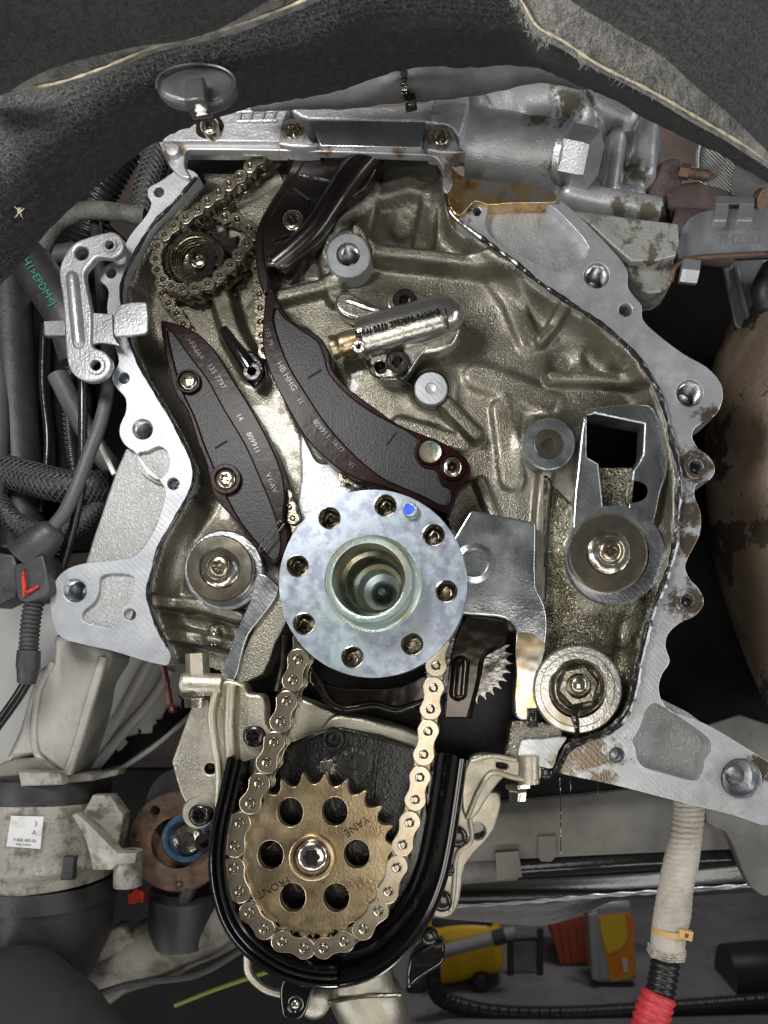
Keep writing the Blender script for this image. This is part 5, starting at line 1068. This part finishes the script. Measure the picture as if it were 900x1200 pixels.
# drive flange
df = thing("drive_flange", "rusty round drive flange with blue ring beside the chain trough", "flange", (205, 1045, 120))
mk("disc", loft((207, 988, 110), [(30, 0), (57, 1), (59, 4), (59, 20)], 56, cap0=False), M_rust, df)
mk("neck", loft((215, 945, 128), [(44, 0), (46, 4), (46, 40)], 40), M_rubber, df)
mk("blue_ring", loft((216, 984, 100), [(21, 4), (22.5, 1), (26, 0), (28, 3), (29, 12)], 48, cap0=False), M_blue, df)
mk("centre_boss", loft((217, 985, 94), [(0.02, 0), (8, 1), (10, 4), (16, 6), (18, 12)], 40), M_steel, df)
for u, v in ((181, 950), (160, 984), (208, 1035)): mk("rivet", loft((u, v, 107), [(0.02, -2), (4, -3), (5.5, 3)], 18), M_steel if v > 960 else M_dark, df)
mk("hub_tube", tube([(215, 1045, 140, 38), (212, 1100, 150, 36)], 36, 30, 5), M_rubber, df)
# suspension arm, floor cloth
sa = thing("cast_arm", "dirty cast suspension arm below the drive flange", "arm", (190, 1150, 160))
mk("beam", tube([(100, 1150, 150, 26), (150, 1128, 150, 34), (210, 1100, 160, 38), (260, 1080, 170, 34), (330, 1060, 190, 28)], 30, 26, 5, rfun=lambda t, f: 1+0.04*math.sin(t*0.09)), M_arm, sa, smooth=80)
mk("web", plate(crom([(100, 1160), (128, 1090), (142, 1088), (168, 1120), (150, 1160), (112, 1185)], 3), 120, 150, bev=4), M_arm, sa)
mk("rib", tube([(205, 1105, 120), (216, 1060, 118), (222, 1040, 120)], 9, 12, 4), M_rubber, sa)
mk("lower_edge", tube([(105, 1166, 118), (160, 1152, 116), (230, 1143, 120), (290, 1110, 130)], 4, 10, 4), M_rubber, sa)
mk("red_cap", plate([(149, 1047), (159, 1041), (168, 1046), (168, 1058), (150, 1060)], 128, 140, bev=2), M_red, label="small red plastic cap beside the mount lug", cat="cap")
mk("cloth_roll", tube([(-40, 1185, -40, 62), (20, 1180, -40, 66), (70, 1215, -40, 60), (120, 1280, -40, 50)], 60, 32, 6, rfun=lambda t, f: 1+0.02*math.sin(t*0.13)+0.03*math.sin(t*0.05)), M_fabric, label="folded black cloth lying in front of the engine mount's black cone", cat="cloth", smooth=80)
hose("lime_cable", "lime green cable crossing the dark behind the trough", [(205, 1178, 240), (250, 1160, 240), (300, 1143, 245), (340, 1130, 250)], 3, M_lime, cat="cable")
ds = thing("dipstick_handle", "dark red plastic rod hanging beside the oil pump's hex nut", "rod", (203, 835, 40))
mk("rod", tube([(191, 780, 40), (196, 803, 40), (199, 825, 40)], 3.6, 10, 2, rfun=lambda t, f: 0.8 if 0.5 < f < 0.62 else 1), M_reddk, ds)
mk("knob", loft((202, 831, 36), [(0.02, -5), (4, -3), (5.5, 1), (4, 6), (0.02, 8)], 18), M_reddk, ds, smooth=80)
mk("underside_shade_filler", plate([(90, 900), (260, 900), (330, 1050), (420, 1100), (420, 1260), (60, 1260), (90, 1050)], 330, 345, bev=4), M_dark, label="dark filler panel for shade behind the drive flange and trough", cat="panel")  # dark sheet added in place of the shade under the car

# ---------------------------------------------------------------- right side: exhaust
ct = thing("catalyst_shell", "heat browned bulging steel catalyst shell beside the block's stained face", "catalyst", (900, 800, 200))
def cat_profile():
    prof = [(40, 340), (72, 350), (98, 372), (116, 410), (126, 460), (130, 530), (128, 600), (118, 670), (100, 735), (78, 800), (60, 840)]
    return prof
mk("shell", tube([(962 + (v-560)*0.03, v, 190, r) for r, v in cat_profile()], 100, 48, 6), M_cat, ct, smooth=80)
mf = thing("exhaust_manifold", "reddish brown oxidised iron exhaust manifold with rusty nut", "manifold", (800, 290, 60))
mk("flange", plate(crom([(772, 192), (785, 184), (798, 186), (798, 220), (782, 230), (784, 262), (780, 275), (754, 272), (758, 240)], 3), 66, 110, bev=5), M_manif, mf)
mk("runner", tube([(778, 250, 90, 26), (810, 244, 88, 27), (845, 250, 88, 26), (880, 262, 92, 24)], 26, 24, 4), M_manif, mf, smooth=80)
mk("runner", tube([(785, 272, 80, 26), (820, 278, 76, 28), (860, 285, 80, 26)], 26, 24, 4), M_manif, mf, smooth=80)
mk("nut", tube([(797, 200, 62), (808, 202, 60)], 8.5, 6, 3, twist=0.2), M_rust, mf, smooth=20)
mk("stud", tube([(806, 202, 60), (831, 206, 56)], 6, 14, 1.5, rfun=corr(3, 0.12)), M_rust, mf)
hsf = thing("shield_foil", "embossed silver heat shield foil with fluffy glass wool edge", "heat shield", (850, 235, 70))
mk("foil", plate(crom([(820, 172), (826, 165), (840, 164), (866, 184), (864, 205), (858, 226), (840, 222), (820, 212), (816, 200)], 3), 62, 66, bev=1), M_mesh, hsf)
mk("foil", plate(crom([(866, 186), (905, 212), (905, 238), (880, 230), (858, 228)], 2), 58, 61, bev=1), M_shieldgr, hsf, label="plain grey fold of the foil")
mk("wool_edge", tube([(845, 166, 60, 4), (862, 176, 56, 8), (880, 186, 54, 11), (898, 198, 54, 10), (910, 206, 54, 8)], 8, 12, 2, rfun=lambda t, f: 1 + 0.18*math.sin(t*1.7)*math.sin(t*0.6)), M_fluff, hsf)
mk("rolled_rim", tube([(817, 200, 60), (819, 172, 58), (828, 164, 58), (842, 164, 58), (866, 184, 57)], 2.2, 8, 2), M_plain, hsf)
bk = thing("stamped_bracket", "grey steel bracket plate stamped with numbers below the manifold", "bracket", (850, 305, 30))
mk("plate", plate(crom([(796, 305), (795, 280), (808, 255), (835, 245), (905, 243), (905, 243), (905, 298), (905, 298), (810, 303)], 2), 40, 48, bev=1.5), M_plain, bk)
mk("rolled_lip", tube([(786, 330, 40), (792, 312, 38), (806, 304, 37), (850, 300, 36), (910, 297, 36)], 3.2, 10, 3), M_rust, bk)
mk("stamped_word", text("7H2351", 868, 281, 39.6, 12, 0, 0.3), M_shieldgr, bk, smooth=0)
mk("hex_screw", tube([(798, 318, 30), (818, 320, 28)], 14, 6, 5, smooth=False, twist=0.3), M_plain, bk, smooth=20)
sc_ = thing("spring_clip", "bright bent steel spring clip hooked over the stamped bracket plate", "clip", (860, 264, 20))
def clip_leg(u0, u1): return sheet([[(u0, 232, 34), (u1, 232, 34)], [(u0, 238, 24), (u1, 238, 24)], [(u0-1, 250, 21), (u1-1, 250, 21)], [(u0-3, 258, 20), (u1-3, 258, 20)], [(u0-4, 264, 27), (u1-4, 264, 27)]], 6, 3, 6)
mk("leg", clip_leg(839, 854), M_plain, sc_, smooth=60); mk("leg", clip_leg(867, 884), M_plain, sc_, smooth=60)
mk("bridge", sheet([[(842, 230, 40), (885, 230, 40)], [(841, 232, 30), (884, 232, 30)], [(840, 238, 22), (884, 238, 22)]], 6, 3, 5), M_plain, sc_, smooth=60)
mk("rusty_bolt", tube([(890, 234, 44), (897, 234, 36)], 12, 20, 3), M_rust, label="rusty round bolt head beside the spring clip", cat="bolt")
gs = thing("grey_shield", "stamped grey heat shield panel with black grommet below the bracket plate", "heat shield", (880, 385, 150))
mk("panel", plate(crom([(846, 306), (846, 306), (910, 303), (910, 303), (910, 390), (868, 385), (862, 380)], 2), 140, 146, bev=1.5), M_shieldgr, gs)
mk("pressed_edge", tube([(862, 314, 138), (872, 355, 138), (880, 384, 138)], 4, 10, 3), M_shieldgr, gs)
mk("grommet", tube([(905, 310, 110, 12), (900, 335, 110, 18), (898, 350, 110, 16), (900, 365, 110, 10)], 16, 20, 3), M_rubber, gs, smooth=80)
mk("bay_panel", plate([(730, 300), (1000, 300), (1000, 860), (880, 880), (760, 880), (740, 700)], 330, 350, bev=4), M_dark, label="black filler panel for shade behind the catalyst and the right gasket face", cat="panel")  # black sheet added where only shade lies beyond the block

# ---------------------------------------------------------------- lower right
bmx = thing("cross_beam", "dusty pale grey cross beam passing behind the glass fibre sleeve", "beam", (720, 1020, 260))
mk("face", sheet([[(500, 948, 250), (700, 930, 250), (930, 905, 250)], [(500, 965, 232), (700, 950, 232), (930, 930, 232)], [(500, 1000, 232), (700, 986, 232), (930, 976, 232)], [(500, 1012, 240), (700, 1002, 240), (930, 992, 240)]], 40, 20, 6), M_paintdk, bmx, smooth=60)
mk("tab", plate([(630, 980), (652, 979), (652, 1004), (646, 1010), (634, 1010), (630, 1004)], 226, 232, bev=1), M_paintdk, bmx)
mk("tab", plate([(580, 999), (608, 997), (612, 1028), (582, 1032)], 222, 230, bev=1), M_paintdk, bmx)
mk("end_web", plate(crom([(826, 850), (905, 850), (905, 1050), (880, 1040), (862, 1000), (850, 975), (828, 965)], 2), 210, 232, bev=3), M_paintdk, bmx)
mk("beam_shade_filler", plate([(480, 900), (760, 905), (900, 925), (900, 945), (480, 955)], 270, 300, bev=3), M_dark, label="black filler strip for shade just above the dusty cross beam", cat="rail")  # dark strip put in for the shade above the beam
hose("steering_tube", "smooth black tube below the dusty cross beam", [(480, 1024, 260), (620, 1014, 260), (760, 1005, 260), (860, 1000, 262)], 14, M_cable, cat="tube")
mk("tube_sleeve", tube([(500, 1022, 262), (605, 1014, 262)], 17, 20, 4), M_paintdk, label="grey sleeve over the black tube end behind the pump", cat="sleeve")
ar = thing("undertray", "black plastic undertray with bright scuffed edge below the cross beam", "undertray", (700, 1080, 300))
mk("tray", sheet([[(470, 1036, 330), (700, 1028, 330), (940, 1010, 330)], [(470, 1052, 296), (700, 1046, 292), (940, 1034, 292)], [(470, 1072, 300), (560, 1080, 300), (640, 1084, 300), (690, 1068, 300), (720, 1056, 296), (940, 1044, 296)]], 50, 8, 6), M_conduit, ar, smooth=70)
mk("scuffed_edge", tube([(500, 1063, 292), (600, 1058, 289), (700, 1050, 287), (790, 1044, 287), (930, 1034, 287)], 2.4, 8, 4, rfun=lambda t, f: 1+0.3*math.sin(t*0.2)), M_plain, ar)
mk("bay_panel", plate([(440, 1015), (960, 1000), (960, 1036), (440, 1056)], 420, 440, bev=4), M_dark, label="dark filler strip for shade behind the undertray", cat="panel")  # added dark strip, stands for underbody shade
# sleeved cable
sv = thing("sleeved_cable", "pale glass fibre sleeve over a ribbed conduit turning red at the bottom", "cable", (760, 1195, 60))
mk("sleeve", tube([(808, 920, 110, 18), (806, 960, 106, 18.5), (800, 1000, 100, 19.5), (792, 1040, 94, 20.5), (788, 1070, 90, 21), (784, 1090, 88, 20), (782, 1114, 86, 20.5)], 20, 32, 2, rfun=lambda t, f: 1 + 0.02*math.sin(t*0.09)+0.012*math.sin(t*0.9)+0.01*math.sin(t*2.3)), M_sleeve, sv, smooth=80)
mk("frayed_end", tube([(782, 1110, 86, 20.5), (781, 1120, 86, 21.5)], 20, 40, 1, rfun=lambda t, f: 1 + 0.06*math.sin(t*2.2), sect=lambda th: 1 + 0.05*math.sin(7*th) + 0.04*math.sin(13*th)), M_fluff, sv)
mk("black_conduit", tube([(782, 1112, 86), (778, 1140, 82), (772, 1172, 78)], 17.5, 28, 1.2, rfun=corr(7.2, 0.15)), M_conduit, sv, smooth=70)
mk("red_conduit", tube([(773, 1164, 78, 21), (766, 1185, 74, 22), (755, 1225, 68, 23)], 21, 28, 1.2, rfun=corr(9, 0.12)), M_redtube, sv, smooth=70)
ti = thing("cable_tie", "tan nylon cable tie round the glass fibre sleeve", "cable tie", (790, 1100, 60))
mk("strap", tube([(786.5, 1086, 88), (786, 1093, 88)], 22.6, 32, 1, caps=False), M_tan, ti)
mk("buckle", plate([(797, 1089), (813, 1093), (811, 1104), (795, 1099)], 62, 72, [[(803, 1094), (808, 1095), (807, 1100), (802, 1099)]], bev=0.8), M_tan, ti)
# things on the workshop floor
def FL(u, v):   # floor point under a photo pixel -> depth
    return F*(CAMZ/((v-VPV)*S)) - F
def floor_d(v): return CAMZ*F/((v-VPV)*S)/1.0 - F
dB = floor_d(1153)
kB = k(dB)
bt = thing("oil_bottle", "silver grey oil bottle with orange and yellow label standing on the workshop floor", "bottle", (722, 1153, dB))
mk("body", plate(crom([(696, 1150), (693, 1120), (690, 1090), (690, 1068), (700, 1058), (738, 1058), (742, 1070), (745, 1110), (746, 1148), (740, 1152), (702, 1153)], 3), dB-60*1, dB+180, bev=40, bres=3), M_bottle, bt)
mk("grip", plate([(690, 1072), (700, 1070), (703, 1150), (694, 1148)], dB-80, dB-50, bev=8), M_bottle, bt)
lb = mk("label_panel", plate([(701, 1074), (736, 1070), (742, 1074), (744, 1142), (738, 1146), (716, 1150), (711, 1128), (706, 1104)], dB-66, dB-58, bev=2), M_orange, bt)
mk("label_field", plate([(703, 1077), (732, 1073), (736, 1098), (728, 1112), (712, 1118), (706, 1100)], dB-70, dB-66.5, bev=1), M_labely, lb)
mk("label_strip", plate([(729, 1124), (735, 1123), (736, 1139), (731, 1140)], dB-70, dB-66.5, bev=1), M_label, lb)
mk("neck", plate(crom([(708, 1060), (708, 1046), (722, 1044), (724, 1060)], 2), dB, dB+80, bev=20), M_bottle, bt)
dC = floor_d(1132)
cr = thing("storage_box", "red brown plastic box on the floor beside the oil bottle", "box", (665, 1132, dC))
mk("body", plate([(640, 1080), (690, 1070), (694, 1130), (658, 1132)], dC, dC+500, bev=25), M_crate, cr)
for i in range(5): mk("ridge", plate([(645+i*10, 1082), (648+i*10, 1082), (660+i*7, 1130), (657+i*7, 1130)], dC-14, dC+2, bev=3), M_crate, cr)
dV = floor_d(1160)
vc = thing("vacuum_cleaner", "yellow tub vacuum cleaner with grey tube lying across its front", "vacuum cleaner", (540, 1160, dV))
mk("tub", plate(crom([(494, 1150), (490, 1110), (505, 1088), (560, 1082), (586, 1092), (590, 1120), (590, 1142), (575, 1148), (555, 1152), (535, 1158), (505, 1160)], 3), dV, dV+700, bev=110, bres=4), M_yellow, vc)
mk("lid", plate(crom([(500, 1092), (520, 1076), (560, 1074), (585, 1090), (560, 1090), (530, 1096)], 2), dV+40, dV+660, bev=60), M_conn, vc)
mk("wheel", loft((564, 1152, dV-40), [(6, -20), (10, 0), (11, 60), (8, 80)], 20), M_rubber, vc)
mk("wheel", loft((488, 1158, dV-40), [(6, -20), (11, 0), (12, 60), (8, 80)], 20), M_rubber, vc)
mk("wand", tube([(515, 1116, dV-60), (580, 1099, dV-60)], 7.5, 16, 8, smooth=False), M_greypl, vc)
mk("wand_cuff", tube([(578, 1100, dV-60), (592, 1096, dV-60)], 9, 16, 8, smooth=False), M_conn, vc)
mk("wand_end", tube([(590, 1096, dV-60), (604, 1092, dV-60)], 7, 16, 8, smooth=False), M_greypl, vc)
dH = floor_d(1185)
hose("vacuum_hose", "fat black corrugated vacuum hose lying on the floor in front of the yellow tub", [(506, 1130, dH-150), (510, 1160, dH-120), (530, 1176, dH-60), (580, 1187, dH-60), (660, 1189, dH-60), (760, 1184, dH-40), (920, 1172, dH)], 10, M_conduit, step=1.2, rfun=corr(4, 0.12))
dR = floor_d(1142)
rk = thing("floor_stand", "dark metal stand with two uprights beside the yellow vacuum cleaner", "stand", (620, 1142, dR))
for u in (598, 633): mk("upright", tube([(u, 1088, dR), (u, 1142, dR)], 4, 10, 8, smooth=False), M_conn, rk)
mk("crossbar", tube([(598, 1100, dR), (633, 1098, dR)], 3.5, 10, 8, smooth=False), M_conn, rk)
mk("panel", plate([(600, 1104), (631, 1103), (631, 1136), (600, 1138)], dR+10, dR+30, bev=4), M_shieldgr, rk)
dT = floor_d(1150)
mk("car_tyre", tube([(850, 1148, dT, 40), (905, 1148, dT, 44), (960, 1148, dT, 40)], 40, 32, 6, rfun=lambda t, f: 1.0), M_conduit, label="dark rubber tyre on the floor behind the sleeved cable", cat="tyre", smooth=80)

# drips and stray oil
for i, (u, v) in enumerate(((656, 912), (700, 916), (668, 915))):
    mk("oil_thread", tube([(u, v, -3), (u+1, v+30-8*i, -3), (u+1, v+(90 if i == 0 else 8), -1)], 0.6, 6, 4), M_oil, blk)
